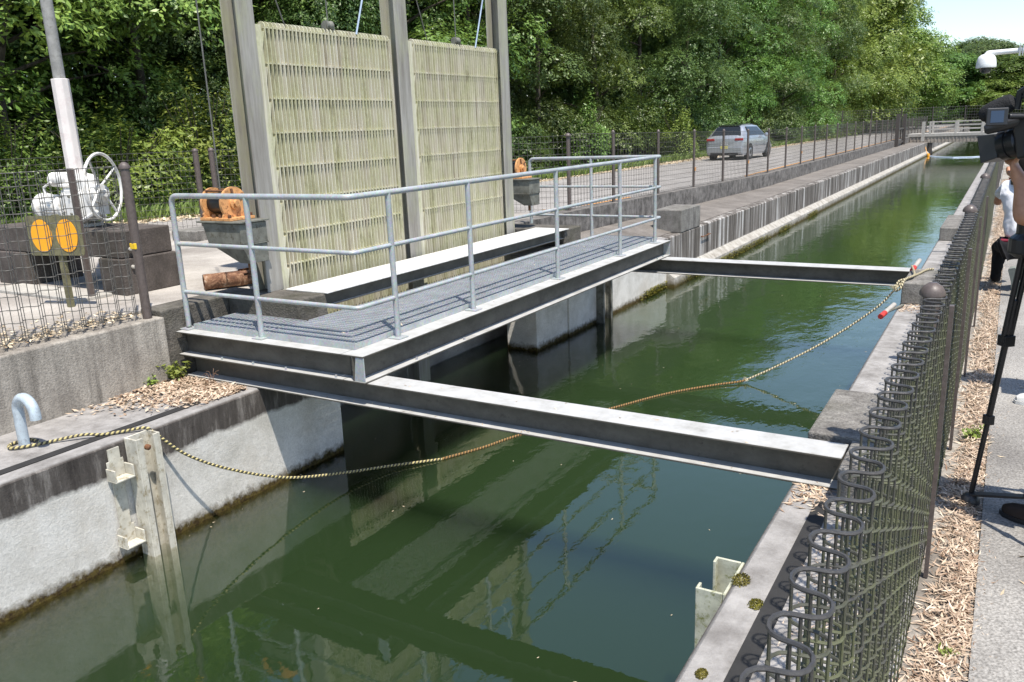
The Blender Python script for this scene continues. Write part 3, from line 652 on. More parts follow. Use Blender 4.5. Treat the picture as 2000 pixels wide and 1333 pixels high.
# fence on the low wall at the left
T = thing('mesh_fence', 'brown woven mesh fence standing on the low wall at the left edge', 'fence', (-5.85, 2, .15))
wave_fence(T, (-5.90, -1.2), (-5.78, 3.88), .17, .17, 1.16, .14, .036, 12, .0030, .0036, 'fence_wire', 8, 4, 4, .006, bottom=.06)
p_ = post(T, -5.765, 3.93, .14, 1.22, .035, .042); post(T, -5.87, .9, .14, 1.22, .035, .042)
b = MB(); b.box(-5.80, -5.735, 3.895, 3.915, .70, .745); tag(b.build('yellow_clip', 'yellow', p_, bevel=.004), 'small yellow tag clip')
# fence behind the yard
T = thing('mesh_fence', 'brown woven mesh fence behind the yard with a pair of close posts', 'fence', (-10.8, 8, .17))
runs = [((-13.4, 2.4), (-12.25, 6.2)), ((-12.25, 6.2), (-10.86, 8.68)), ((-10.7, 8.78), (-8.3, 10.5)), ((-8.3, 10.5), (-6.05, 11.85))]
for A, B in runs: wave_fence(T, A, B, .17, .17, 1.19, .14, .03, 12, .003, .0036, 'fence_wire', 6, 3)
for x, y in ((-13.4, 2.4), (-12.25, 6.2), (-10.88, 8.66), (-10.68, 8.8), (-8.3, 10.5), (-6.05, 11.9)): post(T, x, y, .16, 1.24, .045 if abs(x+10.78) < .2 else .03, .05)
# long fence beside the road
T = thing('mesh_fence', 'long brown mesh fence on the kerb beside the road, running to the far bridge', 'fence', (-6.05, 30, 0))
yk = [11.9, 13.65, 15.85, 18.05, 20.25, 22.45, 24.65]
while yk[-1] < 74: yk.append(yk[-1]+2.2)
for i in range(len(yk)-1):
    y0, y1 = yk[i], yk[i+1]; nr = y0 < 27
    wave_fence(T, (-6.05, y0), (-6.05, y1), g(y0)+.06, g(y1)+.06, 1.2, .12 if nr else .2, .022, 12 if nr else 9, .0027 if nr else .004, .0035 if nr else .006, 'fence_wire', 4 if nr else 2, 3)
for i, y in enumerate(yk[1:]):
    p_ = post(T, -6.05, y, g(y)+.04, 1.28, .028, .034)
    if i in (2, 4, 7): b = MB(); b.box(-6.02, -6.005, y-.03, y+.03, g(y)+.42, g(y)+.50); tag(b.build('yellow_clip', 'orange', p_), 'small orange tag clip')

# ------------------------------------------------------------------ sluice hoist at the left
C_ = thing('hoist_stand', 'dark concrete stand with two legs carrying the white hoist gearbox', 'stand', (-7.7, 4.6, .17))
b = MB(); b.box(-8.85, -6.72, 4.42, 4.95, .50, .745); b.build('top_slab', 'stand', C_, bevel=.012)
for x0, x1 in ((-8.8, -8.25), (-7.05, -6.70)):
    b = MB(); b.box(x0, x1, 4.40, 4.97, .165, .498); b.build('leg', 'stand', C_, bevel=.012)
for z in (.42, .58): b = MB(); b.lathe((-6.70, 4.5, z), [(.018, 0), (.018, .018), (.008, .025)], 10, 'X'); b.build('bolt', 'cream_base', C_)
b = MB(); b.box(-8.3, -6.85, 4.05, 4.36, .165, .20); tag(b.build('floor_slab', 'cream_base', bevel=.008), 'pale concrete slab on the yard in front of the hoist stand', 'slab')
H = thing('gate_hoist', 'old white painted sluice hoist gearbox with handwheel and tall spindle cover', 'hoist', (-7.6, 4.68, .745))
hx, hy = -7.62, 4.68
b = MB(); b.lathe((hx, hy, .746), [(.17, 0), (.17, .03), (.12, .04), (.12, .09), (.15, .11), (.17, .20), (.16, .32), (.13, .37), (.13, .42), (.10, .43), (.10, .5)], 24)
for k in range(8):
    a = k*math.pi/4; b.cyl((hx+.17*math.cos(a), hy+.17*math.sin(a), .9), (hx+.17*math.cos(a), hy+.17*math.sin(a), .94), .018, 8)
b.build('gearbox', 'white_paint', H, smooth=True)
b = MB(); b.lathe((hx, hy, .80), [(.19, 0), (.205, .01), (.205, .03), (.19, .04)], 28); b.lathe((hx, hy, 1.12), [(.15, 0), (.165, .008), (.165, .025), (.15, .03)], 28); b.lathe((hx-.13, hy-.02, .93), [(.12, -.01), (.135, -.005), (.135, .015), (.12, .02)], 24, 'X'); b.lathe((hx+.22, hy-.03, .96), [(.13, -.008), (.16, -.004), (.16, .014), (.13, .018)], 24, 'X'); b.build('flange_ring', 'white_paint', H)
b = MB(); b.lathe((hx-.12, hy-.02, .93), [(.06, 0), (.10, -.02), (.10, -.10), (.115, -.11), (.115, -.14), (.095, -.16), (.10, -.40), (.13, -.41), (.13, -.46), (.10, -.52), (.03, -.54)], 22, 'X')
for k in range(14):
    a = k*2*math.pi/14; b.box(hx-.5, hx-.30, hy-.02+.1*math.cos(a)-.005, hy-.02+.1*math.cos(a)+.005, .93+.1*math.sin(a)-.005, .93+.1*math.sin(a)+.012)
b.build('motor', 'white_paint', H, smooth=True)
b = MB(); b.box(hx+.02, hx+.17, hy-.16, hy+.06, .82, 1.10); b.box(hx+.18, hx+.36, hy-.13, hy+.05, .86, 1.07); b.box(hx-.02, hx+.16, hy-.175, hy-.162, .86, 1.06)
b.build('gear_housing', 'white_paint', H, bevel=.022, seg=3)
b = MB(); b.lathe((hx+.365, hy-.04, 1.06), [(.075, 0), (.085, .01), (.085, .05), (.05, .07), (.03, .12)], 20, 'X')
b.build('shaft_cover', 'white_paint', H, smooth=True)
for q in ((hx+.03, .88), (hx+.15, .88), (hx+.03, 1.04), (hx+.15, 1.04)): b = MB(); b.cyl((q[0]-.03, hy-.176, q[1]), (q[0]-.03, hy-.19, q[1]), .012, 6); b.build('bolt', 'bracket', H)
b = MB(); b.lathe((hx-.1, hy-.05, 1.19), [(.03, -.2), (.07, -.19), (.07, .1), (.04, .12)], 18, 'X'); b.lathe((hx+.16, hy, 1.14), [(.1, -.05), (.1, .05), (.06, .09), (.02, .1)], 18); b.build('control_box', 'white_paint', H, smooth=True)
b = MB(); wc = Vector((-7.10, 4.60, 1.12)); wh = Vector((-.45, .89, 0)); wz = Vector((0, 0, 1)); rim = lambda a: wc+wh*(.30*math.cos(a))+wz*(.30*math.sin(a))
b.tube([rim(2*math.pi*k/36) for k in range(36)], .014, 8, closed=True)
for k in range(4): b.tube([wc-Vector((.05, 0, 0)), rim(.6+k*math.pi/2)], .011, 8)
b.cyl(wc-Vector((.16, 0, 0)), wc-Vector((.02, 0, 0)), .03, 12); b.build('handwheel', 'white_paint', H, smooth=True)
b = MB(); b.tube([(hx+.05, hy-.12, .80), (hx+.25, hy-.16, .82), (hx+.4, hy-.1, .9)], .02, 8); b.tube([(hx-.3, hy-.14, 1.0), (hx-.32, hy-.15, 1.12), (hx-.2, hy-.14, 1.17)], .012, 8); b.build('conduit', 'white_paint', H, smooth=True)
b = MB(); b.prism([(hx+.078*math.cos(R_(22.5+45*k)), hy+.078*math.sin(R_(22.5+45*k))) for k in range(8)], 1.24, 2.10); b.build('spindle_cover', 'cover_pink', H, bevel=.006)
b = MB(); b.cyl((hx-.005, hy, 2.10), (hx-.005, hy, 4.6), .052, 18); b.build('spindle_tube', 'grey_pipe', H, smooth=True)
# marker sign in front of it
S_ = thing('reflector_sign', 'square mossy plate with two orange oval reflectors on a short post', 'sign', (-6.73, 3.9, .17))
b = MB(); b.box(-6.765, -6.715, 3.88, 3.92, .165, .95); b.build('post', 'sign_post', S_)
sc = Vector((-6.74, 3.87, .78)); sx = Vector((1, .30, 0)).normalized(); sn = Vector((.30, -1, 0)).normalized()
def plate_pts(w, h, r, off, n=5):
    out = []
    for cx, cy, a0 in ((w-r, h-r, 0), (-w+r, h-r, 90), (-w+r, -h+r, 180), (w-r, -h+r, 270)):
        for k in range(n+1):
            a = R_(a0+90*k/n); out.append(sc+sx*(cx+r*math.cos(a))+Vector((0, 0, cy+r*math.sin(a)))+sn*off)
    return out
b = MB(); b.loft([plate_pts(.27, .165, .03, 0), plate_pts(.27, .165, .03, .006)]); b.build('plate', 'sign_back', S_)
for s in (-1, 1):
    b = MB(); ell = lambda o: [sc+sx*(s*.125+.102*math.cos(2*math.pi*k/28))+Vector((0, 0, .135*math.sin(2*math.pi*k/28)))+sn*o for k in range(28)]
    b.loft([ell(.0065), ell(.011)]); b.build('reflector', 'reflector', S_)
b = MB(); b.box(-6.90, -6.86, 4.16, 4.20, .165, 1.31); tag(b.build('fence_stub_post', 'fence_post'), 'weathered brown post standing behind the reflector plate', 'post')
# rusty pipe on the yard
t = thing('scrap_pipe', 'short rusty pipe with peeling coating lying on the yard', 'pipe', (-6.2, 5.1, .17))
b = MB(); A = Vector((-6.21, 4.85, .245)); B = Vector((-5.80, 5.50, .25)); d = (B-A).normalized(); n_pts = 16
outer = [A+d*((B-A).length*i/n_pts) for i in range(n_pts+1)]
b.tube(outer, [.072+random.uniform(-.001, .001)*(1 if i < 8 else 6) for i in range(n_pts+1)], 18, cap=False); b.tube(outer, .060, 18, cap=False)
x = d.cross(Vector((0, 0, 1))).normalized(); zz = x.cross(d)
for e in (0, -1):
    ring = []; 
    for k in range(18):
        a = 2*math.pi*k/18; v = x*math.cos(a)+zz*math.sin(a); ring += [outer[e]+v*.072, outer[e]+v*.060]
    b.add(ring, [(2*k, 2*k+1, (2*k+3) % 36, (2*k+2) % 36) for k in range(18)])
b.build('tube', 'peel', t, smooth=True)
b = MB()
for k in range(60):
    s = random.uniform(.45, 1.0); a = random.uniform(-.9, 1.6); c = A+(B-A)*s+(x*math.sin(a)+zz*math.cos(a))*.076; e1 = (d+x*random.uniform(-.5, .5)).normalized()*random.uniform(.02, .06); e2 = (x*math.cos(a)-zz*math.sin(a)+Vector((0, 0, random.uniform(0, .8))))*random.uniform(.01, .025)
    b.add([c-e1-e2, c+e1-e2, c+e1+e2, c-e1+e2*1.4], [(0, 1, 2, 3)])
b.build('peeling_flakes', 'peel', t)

# ------------------------------------------------------------------ mooring hook and ropes
def bez(pts, n=8):   # Catmull-Rom
    P = [Vector(p) for p in pts]; P = [P[0]*2-P[1]]+P+[P[-1]*2-P[-2]]; out = []
    for i in range(1, len(P)-2):
        for k in range(n):
            t = k/n; a, b_, c, d = P[i-1], P[i], P[i+1], P[i+2]
            out.append(.5*((2*b_)+(c-a)*t+(2*a-5*b_+4*c-d)*t*t+(3*b_-a-3*c+d)*t*t*t))
    out.append(P[-2]); return out
b = MB(); hk = [(-5.335, 2.62, ZC), (-5.335, 2.62, -.24), (-5.33, 2.62, -.165)]
cx, cz, rr = -5.235, -.145, .098
hk += [(cx-rr*math.cos(R_(a)), 2.62+.0*a, cz+rr*math.sin(R_(a))) for a in range(8, 181, 12)]+[(-5.137, 2.62, -.175)]
b.tube(hk, .034, 18); tag(b.build('mooring_hook', 'hook', smooth=True), 'pale blue hooked steel pipe standing on the left coping', 'hook')
def uv_rope(name, pts, r, mat, label, group=None, n=8):
    pts = bez(pts, 10); b = MB(); b.tube(pts, r, n, cap=True); o = b.build(name, mat, smooth=True)
    me = o.data; uv = me.uv_layers.new(name='UVMap'); acc = [0]
    for i in range(1, len(pts)): acc.append(acc[-1]+(pts[i]-pts[i-1]).length)
    for pl in me.polygons:
        ks = [me.loops[l].vertex_index % n for l in pl.loop_indices]
        wrap = max(ks)-min(ks) > n/2
        for l, k in zip(pl.loop_indices, ks):
            i = me.loops[l].vertex_index//n; kk = k+n if (wrap and k < n/2) else k
            uv.data[l].uv = (acc[i], kk/n)
    return tag(o, label, 'rope', group)
zr = ZC+.016
uv_rope('rope', [(-5.30, 2.69, zr), (-5.39, 2.67, zr), (-5.40, 2.57, zr), (-5.33, 2.53, zr), (-5.26, 2.60, zr), (-5.20, 2.72, zr), (-5.08, 2.86, zr+.015), (-5.0, 2.95, zr), (-4.92, 3.05, zr), (-4.83, 3.15, zr+.005), (-4.80, 3.20, -.42),
    (-4.72, 3.36, -.62), (-4.62, 3.62, -.81), (-4.48, 4.0, -1.0), (-4.36, 4.45, -1.12), (-4.20, 4.85, -1.185), (-4.05, 5.05, -1.20), (-3.92, 5.22, -1.212)], .0105, 'rope', 'yellow and black mooring rope from the hook sagging over the left wall')
b_ = uv_rope('rope', [(-3.92, 5.22, -1.212), (-3.75, 5.6, -1.217), (-3.643, 5.92, -1.218), (-3.4, 6.5, -1.216), (-3.13, 7.04, -1.216), (-2.9, 7.5, -1.214), (-2.71, 7.80, -1.212), (-2.45, 8.1, -1.205), (-2.262, 8.28, -1.20), (-2.19, 8.36, -1.19)], .012, 'rope_wet', 'brown wet rope floating on the canal between the two beams')
uv_rope('rope', [(-2.19, 8.36, -1.19), (-1.95, 8.50, -1.07), (-1.6, 8.70, -.87), (-1.3, 8.86, -.66), (-1.02, 8.95, -.42), (-.88, 9.0, -.24), (-.80, 9.1, -.155), (-.72, 9.4, -.148), (-.66, 9.7, -.148), (-.60, 9.78, -.148)], .0110, 'rope_pale', 'pale rope rising from the water to the block by the far beam')
uv_rope('rope', [(-.78, 9.12, -.15), (-.86, 9.05, -.17), (-.88, 8.97, -.25), (-.83, 8.92, -.22), (-.80, 9.0, -.14), (-.74, 9.2, -.13), (-.76, 9.45, -.13), (-.81, 9.75, -.12)], .011, 'rope_pale', 'second turn of pale rope knotted around the block corner by the far beam')
for (cx, cy, cz, n, s, lab) in ((-.89, 8.96, -.22, 60, .05, 'frayed pale knot on the rope at the corner of the far block'), (-2.20, 8.35, -1.185, 40, .04, 'frayed knot where the pale rope meets the water')):
    b = MB()
    for k in range(n):
        d = Vector((random.gauss(0, 1), random.gauss(0, 1), random.gauss(0, 1))).normalized(); p = Vector((cx, cy, cz)); q = p+d*random.uniform(.4, 1)*s; b.tube([p+d*.008, (p+q)/2+Vector((0, 0, .005)), q], .0018, 3, cap=False)
    tag(b.build('rope_knot', 'rope_pale'), lab, 'rope knot')
for (p, q, mm, lab) in (((-.80, 9.72, -.165), (-.76, 10.02, -.10), 'red', 'red tipped clamp handle on the block by the far beam'), ((-.93, 8.38, -.40), (-.86, 8.78, -.36), 'red', 'red and pale clamp handle hanging at the coping edge below the far block')):
    t = thing('clamp_handle', lab, 'clamp', p, 'red tipped clamp handles'); p, q = Vector(p), Vector(q)
    b = MB(); b.cyl(p.lerp(q, .3), q, .024, 12); b.build('grip', 'bridge_white', t, smooth=True)
    b = MB(); b.cyl(p.lerp(q, -.02), p.lerp(q, .3), .026, 12); b.build('tip', mm, t, smooth=True)
    b = MB(); b.cyl(p.lerp(q, .25), p.lerp(q, .25)-Vector((0, 0, .09)) if lab.startswith('red tipped') else q+Vector((.08, .02, -.0)), .012, 8); b.build('stem', 'bracket', t)

# ------------------------------------------------------------------ stop log guides
def guide(x, y0, y1, zt, zb, sgn, label, mat='white_paint', lean=.0):
    G = thing('stoplog_guide', label, 'guide channel', (x, (y0+y1)/2, zt), 'stop log guides')
    b = MB(); X = lambda o, z: x+sgn*(o+lean*(zt-z))
    def plate(o0, o1, ya, yb, z1=None, z0=zb):
        z1 = zt if z1 is None else z1
        b.hexa([(X(o0, z0), ya, z0), (X(o1, z0), ya, z0), (X(o1, z0), yb, z0), (X(o0, z0), yb, z0)], [(X(o0, z1), ya, z1), (X(o1, z1), ya, z1), (X(o1, z1), yb, z1), (X(o0, z1), yb, z1)])
    plate(.004, .016, y0, y1); plate(.018, .13, y0, y0+.012); plate(.018, .13, y1-.012, y1)
    plate(.118, .13, y0+.013, y0+.05) ; plate(.118, .13, y1-.05, y1-.013)
    b.build('channel', mat, G, bevel=.002, seg=1); return G, X
GL, XF = guide(XL, 2.99, 3.17, -.38, -1.9, 1, 'pale steel stop log channel fixed to the left canal wall with two bracket steps', 'guide')
for z in (-.62, -1.09):
    b = MB(); b.box(XL+.006, XL+.10, 2.83, 2.97, z-.008, z+.004); b.box(XL+.006, XL+.10, 2.83, 2.84, z+.004, z+.08); b.box(XL+.006, XL+.10, 2.96, 2.97, z+.004, z+.08); b.box(XL+.006, XL+.012, 2.84, 2.96, z+.004, z+.12); b.build('step', 'guide', GL, bevel=.003)
b = MB(); b.box(XL+.004, XL+.014, 2.86, 2.94, -1.1, -.42); b.build('back_bar', 'guide', GL)
b = MB(); b.lathe((XL+.10, 3.08, -.46), [(.02, 0), (.02, .02), (.008, .03)], 10, 'X'); b.build('bolt', 'rust', GL)
guide(-4.862, 10.30, 10.62, -.42, -1.9, 1, 'stained steel stop log channel on the left wall just beyond the far beam', 'bracket')
guide(XR, 2.97, 3.26, -.40, -1.9, -1, 'greenish white steel stop log channel on the right wall in the near foreground', 'guide_moss')
b = MB(); b.box(-4.852, -4.80, 14.9, 14.94, -.6, -.58); b.box(-4.852, -4.80, 15.3, 15.34, -.6, -.58); b.cyl((-4.80, 14.88, -.59), (-4.80, 15.36, -.59), .01, 8); tag(b.build('wall_rung', 'rust'), 'thin rusty rung on the streaked wall beyond the coping block', 'rung')

# ------------------------------------------------------------------ far bridge, boom, slot posts
B_ = thing('footbridge', 'pale concrete footbridge with white rails crossing the canal far away', 'bridge', (-3, 63, 0))
b = MB(); b.box(-6.4, 3, 62, 64.5, -.02, .16); b.build('deck', 'bridge_white', B_)
b = MB(); b.box(-6.0, 2.5, 62.05, 62.3, -.42, -.025); b.box(-6.0, 2.5, 64.1, 64.4, -.42, -.025)
for k in range(40): b.box(-5.9+k*.21, -5.84+k*.21, 62.02, 62.045, -.42, -.03)
b.build('girder', 'wood', B_)
for y in (62.1, 64.35):
    for k in range(6): b = MB(); x = -4.75+k*1.5; b.box(x-.06, x+.06, y-.05, y+.05, .161, .95); b.build('rail_post', 'bridge_white', B_)
    b = MB()
    for z in (.42, .66, .90): b.box(-4.9, 3, y-.02, y+.02, z-.028, z+.028)
    b.build('rail', 'bridge_white', B_)
b = MB(); b.box(-4.75, -4.55, 62.1, 62.3, -2.5, -.43); b.build('pier', 'fence', B_)
b = MB(); b.box(-5.20, -5.02, 61.5, 61.7, -.3, .95); tag(b.build('gate_pillar', 'bridge_white'), 'short white pillar at the left end of the far bridge', 'pillar')
T = thing('mesh_fence', 'dark mesh fence standing across the canal behind the far bridge', 'fence', (-3, 66, 0))
wave_fence(T, (-13, 66.5), (3, 66.5), .1, .1, 1.75, .3, .03, 9, .008, .01, 'fence_wire', 2, 3)
for k in range(9): post(T, -13+k*2, 66.5, 0, 1.9, .04, .05, 'fence')
G_ = thing('slot_gate', 'dark steel gate posts beside the long fence near the bridge', 'gate', (-6, 57, 0))
for y in (54, 57.5): b = MB(); b.box(-5.95, -5.75, y-.1, y+.1, -.35, 1.5); b.build('post', 'fence', G_)
b = MB(); b.box(-5.88, -5.83, 54.1, 57.4, -.2, -.1); b.box(-5.88, -5.83, 54.1, 57.4, .6, .68); b.build('rail', 'fence', G_)
b = MB(); b.lathe((-4.6, 60.5, ZW+.03), [(.02, -.14), (.08, -.10), (.10, 0), (.08, .10), (.02, .14)], 16); tag(b.build('float', 'orange_float', smooth=True), 'small orange float at the left end of the far boom', 'float')
strand('water_boom', [(-4.5, 60.4, ZW+.01), (-4.0, 58.9, ZW+.02), (-3.0, 57.8, ZW+.02), (-2.0, 57.9, ZW+.02), (-1.2, 59, ZW+.02), (-.95, 60.5, ZW+.05)], .035, 'boom', 'thin pale blue line floating across the far canal', 'boom')
strand('float_rope', [(-4.9, 61, -.5), (-4.72, 60.7, -1.0), (-4.6, 60.5, ZW+.05)], .018, 'orange_float', 'orange rope hanging down the far wall to the float', 'rope')

# ------------------------------------------------------------------ car on the road
def car(loc, rz):
    K = thing('parked_car', 'silver estate car parked on the road beyond the fence, seen from behind', 'car', (0, 0, 0))
    # local: rear at y=0, nose at +y 4.3, x width
    def sec(y, w, zb, zs, wb, zr=None, wr=None):
        if zr is None: zr, wr = zs+.03, wb*.9
        return [(-w*.93, y, zb), (-w, y, zb+.18), (-w, y, zs-.22), (-wb, y, zs), (-wr, y, zr-.05), (-wr*.72, y, zr), (wr*.72, y, zr), (wr, y, zr-.05), (wb, y, zs), (w, y, zs-.22), (w, y, zb+.18), (w*.93, y, zb)]
    S1 = [sec(0, .78, .30, .86, .74), sec(.05, .85, .24, .95, .82), sec(.25, .88, .2, 1.0, .84, 1.12, .66), sec(.55, .89, .2, 1.01, .85, 1.42, .60), sec(.9, .89, .2, 1.01, .85, 1.50, .60), sec(1.8, .89, .2, 1.0, .86, 1.53, .61), sec(2.5, .89, .2, .98, .86, 1.49, .61), sec(3.2, .89, .2, .97, .84, 1.04, .74), sec(3.8, .87, .2, .86, .80), sec(4.25, .80, .22, .74, .72), sec(4.38, .66, .3, .62, .6)]
    b = MB(); b.loft(S1); o = b.build('body', 'car', K, smooth=True, bevel=.02)
    b = MB()   # rear window follows the tailgate
    b.hexa([(-.66, .17, 1.07), (.66, .17, 1.07), (.66, .30, 1.05), (-.66, .30, 1.05)], [(-.52, .50, 1.43), (.52, .50, 1.43), (.52, .62, 1.38), (-.52, .62, 1.38)]); b.build('rear_window', 'glass', K, bevel=.01)
    b = MB(); b.loft([[(-.46, .50, 1.44), (.46, .50, 1.44), (.46, .50, 1.465), (-.46, .50, 1.465)], [(-.46, .95, 1.49), (.46, .95, 1.49), (.46, .95, 1.52), (-.46, .95, 1.52)], [(-.46, 1.8, 1.52), (.46, 1.8, 1.52), (.46, 1.8, 1.545), (-.46, 1.8, 1.545)], [(-.46, 2.5, 1.48), (.46, 2.5, 1.48), (.46, 2.5, 1.505), (-.46, 2.5, 1.505)]]); b.build('roof_panel', 'glass', K, bevel=.008)
    for s in (-1, 1):
        b = MB(); pts = [(.75, 1.04), (2.95, 1.03), (2.35, 1.40), (.85, 1.42)]
        f = lambda z: .862-(z-1.0)*.50
        q = [(s*(f(z)+.004), y, z) for y, z in pts]; r = [(s*(f(z)-.05), y, z) for y, z in pts]; b.hexa(r, q); b.build('side_window', 'glass', K)
        b = MB(); b.box(*sorted((s*.46, s*.83)), -.012, .06, .84, .94); b.build('tail_lamp', 'tail', K, bevel=.015)
        b = MB(); b.lathe((s*1.0, 2.75, 1.02), [(.02, -.1), (.09, -.06), (.1, 0), (.06, .07)], 14, 'Y'); b.build('mirror', 'car', K, smooth=True)
        for y in (.85, 3.45):
            b = MB(); b.lathe((s*.80, y, .32), [(.2, -.1), (.31, -.1), (.325, -.06), (.325, .06), (.31, .1), (.2, .1)], 26, 'X'); w = b.build('wheel', 'tyre', K, smooth=True)
            b = MB(); b.lathe((s*.88, y, .32), [(.02, -.02), (.205, -.02), (.205, .012), (.19, .022), (.02, .018)], 22, 'X'); b.build('rim', 'alloy', w, smooth=True)
            b = MB(); b.lathe((s*.855, y, .33), [(.36, -.03), (.375, -.03), (.375, .038), (.36, .038)], 26, 'X'); b.build('arch', 'tyre', K, smooth=True)
    b = MB(); b.box(-.80, .80, -.05, .12, .30, .58); b.build('bumper', 'car', K, bevel=.04)
    b = MB(); b.box(-.62, .62, -.055, .1, .22, .33); b.build('diffuser', 'black', K, bevel=.02)
    b = MB(); b.box(-.17, .17, -.058, -.052, .62-.12, .62+.0); b.build('number_plate', 'plate', K)
    b = MB(); b.box(-.17, .17, .0, .012, .66, .80) ; b.build('plate_recess', 'white_clean', K)
    b = MB(); b.cyl((.25, .9, 1.5), (.25, .78, 1.62), .012, 6); b.build('aerial', 'black', K)
    K.location = loc; K.rotation_euler = (0, 0, rz); K.scale = (.93, .88, .93)
car((-10.12, 34.0, g(34)+.006), R_(-4))

# ------------------------------------------------------------------ foliage
def leaves(P, N, size, aspect=.42, droop=.3, jit=.6, rng=RNG):
    """P: positions (n,3), N: facing directions; returns folded diamond leaves"""
    n = len(P); N = N+rng.normal(0, jit, (n, 3)); N /= np.linalg.norm(N, axis=1)[:, None]+1e-9
    t = rng.normal(0, 1, (n, 3)); t[:, 2] -= droop; t -= N*(t*N).sum(1)[:, None]; t /= np.linalg.norm(t, axis=1)[:, None]+1e-9
    s = np.cross(N, t); L = (size*rng.uniform(.6, 1.25, n))[:, None]
    a = P-t*L*.5; c = P+t*L*.5; bb = P+s*L*aspect*.5-N*L*.08; d = P-s*L*aspect*.5-N*L*.08
    V = np.stack([a, bb, c, d], 1).reshape(-1, 3); F = np.arange(4*n).reshape(-1, 4); return V, F
def crown(seed, R, H, z0, nl, per, size, name, droop=.3, lobe=(.75, 1.45)):
    rng = np.random.default_rng(seed); Ps = []; Ns = []; A = []
    for k in range(nl):
        u = rng.uniform(0, 1)**.85; z = z0+u*(H-z0); prof = R*(.55+.55*math.sin(math.pi*min(1, u*1.02)**.75)) if u < .85 else R*.6*(1-(u-.85)/.2)
        a = rng.uniform(0, 2*math.pi); rad = prof*math.sqrt(rng.uniform(.15, 1)); c = np.array([rad*math.cos(a), rad*math.sin(a), z]); lr = rng.uniform(*lobe)
        nsp = int(per*lr*lr)
        lv = rng.normal(0, .10)
        d = rng.normal(0, 1, (nsp, 3)); d[:, 2] = np.abs(d[:, 2])*1.1-.35; d /= np.linalg.norm(d, axis=1)[:, None]
        q = c+d*lr*np.array([1, 1, .72])*rng.uniform(.86, 1.06, (nsp, 1))
        m = 11
        ax = d+rng.normal(0, .35, (nsp, 3)); ax[:, 2] -= .35; ax /= np.linalg.norm(ax, axis=1)[:, None]
        tt = rng.uniform(-.1, 1, (nsp, m, 1)); pp = q[:, None, :]+ax[:, None, :]*tt*size*2.8+rng.normal(0, size*.45, (nsp, m, 3)); pp[:, :, 2] -= (tt[:, :, 0]**2)*size*1.0
        nn = np.repeat((d*.95+np.array([0, 0, .55]))[:, None, :], m, 1)
        Ps.append(pp.reshape(-1, 3)); Ns.append(nn.reshape(-1, 3))
        spv = np.clip(rng.normal(.42, .2, (nsp, 1)) + lv + d[:, 2:3]*.10, 0, 1); A.append(np.clip(np.repeat(spv, m, 1)+rng.normal(0, .15, (nsp, m)), 0, 1).ravel())
    P = np.concatenate(Ps); N = np.concatenate(Ns); A = np.repeat(np.concatenate(A), 4)
    V, F = leaves(P, N, size, .42, droop, .34, rng); return V, F, A
def tree_proto(seed, R, H, z0, nl, per, size, mat, name, label, cat='tree', trunk_r=.16, droop=.3, lobe=(.75, 1.45)):
    T = thing(name, label, cat, (0, 0, 0)); V, F, A = crown(seed, R, H, z0, nl, per, size, name, droop, lobe)
    fast_mesh('crown', V, F, mat, T, A)
    rng = random.Random(seed); b = MB(); pts = [(0, 0, -.2), (rng.uniform(-.15, .15), rng.uniform(-.15, .15), H*.25), (rng.uniform(-.4, .4), rng.uniform(-.4, .4), H*.55), (rng.uniform(-.5, .5), rng.uniform(-.5, .5), H*.9)]
    b.tube(bez(pts, 5), [lerp(trunk_r, .03, i/15) for i in range(16)], 8)
    for k in range(12):
        z = lerp(H*.18, H*.8, k/11); a = rng.uniform(0, 6.28); L = R*rng.uniform(.55, .85); p = Vector((0, 0, z)); q = Vector((math.cos(a)*L, math.sin(a)*L, z+L*.35)); b.tube([p, p.lerp(q, .5)+Vector((0, 0, .15)), q], [trunk_r*.35, trunk_r*.22, .012], 5)
    b.build('trunk', 'bark', T, smooth=True); return T
def dup(T, loc, rz, sc, label=None, mat=None, group=None):
    r = T.copy(); COL.objects.link(r); r.location = loc; r.rotation_euler = (0, 0, rz); r.scale = (sc[0], sc[0], sc[1]) if isinstance(sc, tuple) else (sc,)*3
    if label: r['label'] = label
    if group: r['group'] = group
    for ch in list(T.children):
        c = ch.copy(); COL.objects.link(c); c.parent = r
        if mat and ch.name.startswith('crown'):
            c.material_slots[0].link = 'OBJECT'; c.material_slots[0].material = M[mat]
    return r
P1 = tree_proto(1, 3.1, 13.0, .8, 50, 105, .125, 'leaf_dark', 'evergreen_tree', 'x', droop=1.0, lobe=(.8, 1.8))
P2 = tree_proto(2, 3.4, 11.5, .5, 50, 90, .15, 'leaf_mid', 'broadleaf_tree', 'x', droop=.6, lobe=(.75, 1.7))
P3 = tree_proto(3, 3.2, 12.5, .7, 62, 115, .115, 'leaf_dark', 'evergreen_tree', 'x', droop=.8, lobe=(.7, 1.55))
P4 = tree_proto(4, 3.6, 12.0, 1.0, 70, 60, .26, 'leaf_mid', 'broadleaf_tree', 'x', droop=.4)      # for far away
protos = [P1, P2, P3]; used = set()
def place_tree(P, loc, rz, sc, label, mat, group):
    if P.name not in used:
        used.add(P.name); P.location = loc; P.rotation_euler = (0, 0, rz); P.scale = (sc[0], sc[0], sc[1]) if isinstance(sc, tuple) else (sc,)*3; P['label'] = label; P['group'] = group
        if mat:
            for ch in P.children:
                if ch.name.startswith('crown'): ch.material_slots[0].link = 'OBJECT'; ch.material_slots[0].material = M[mat]
        return P
    return dup(P, loc, rz, sc, label, mat, group)
rt = random.Random(5)
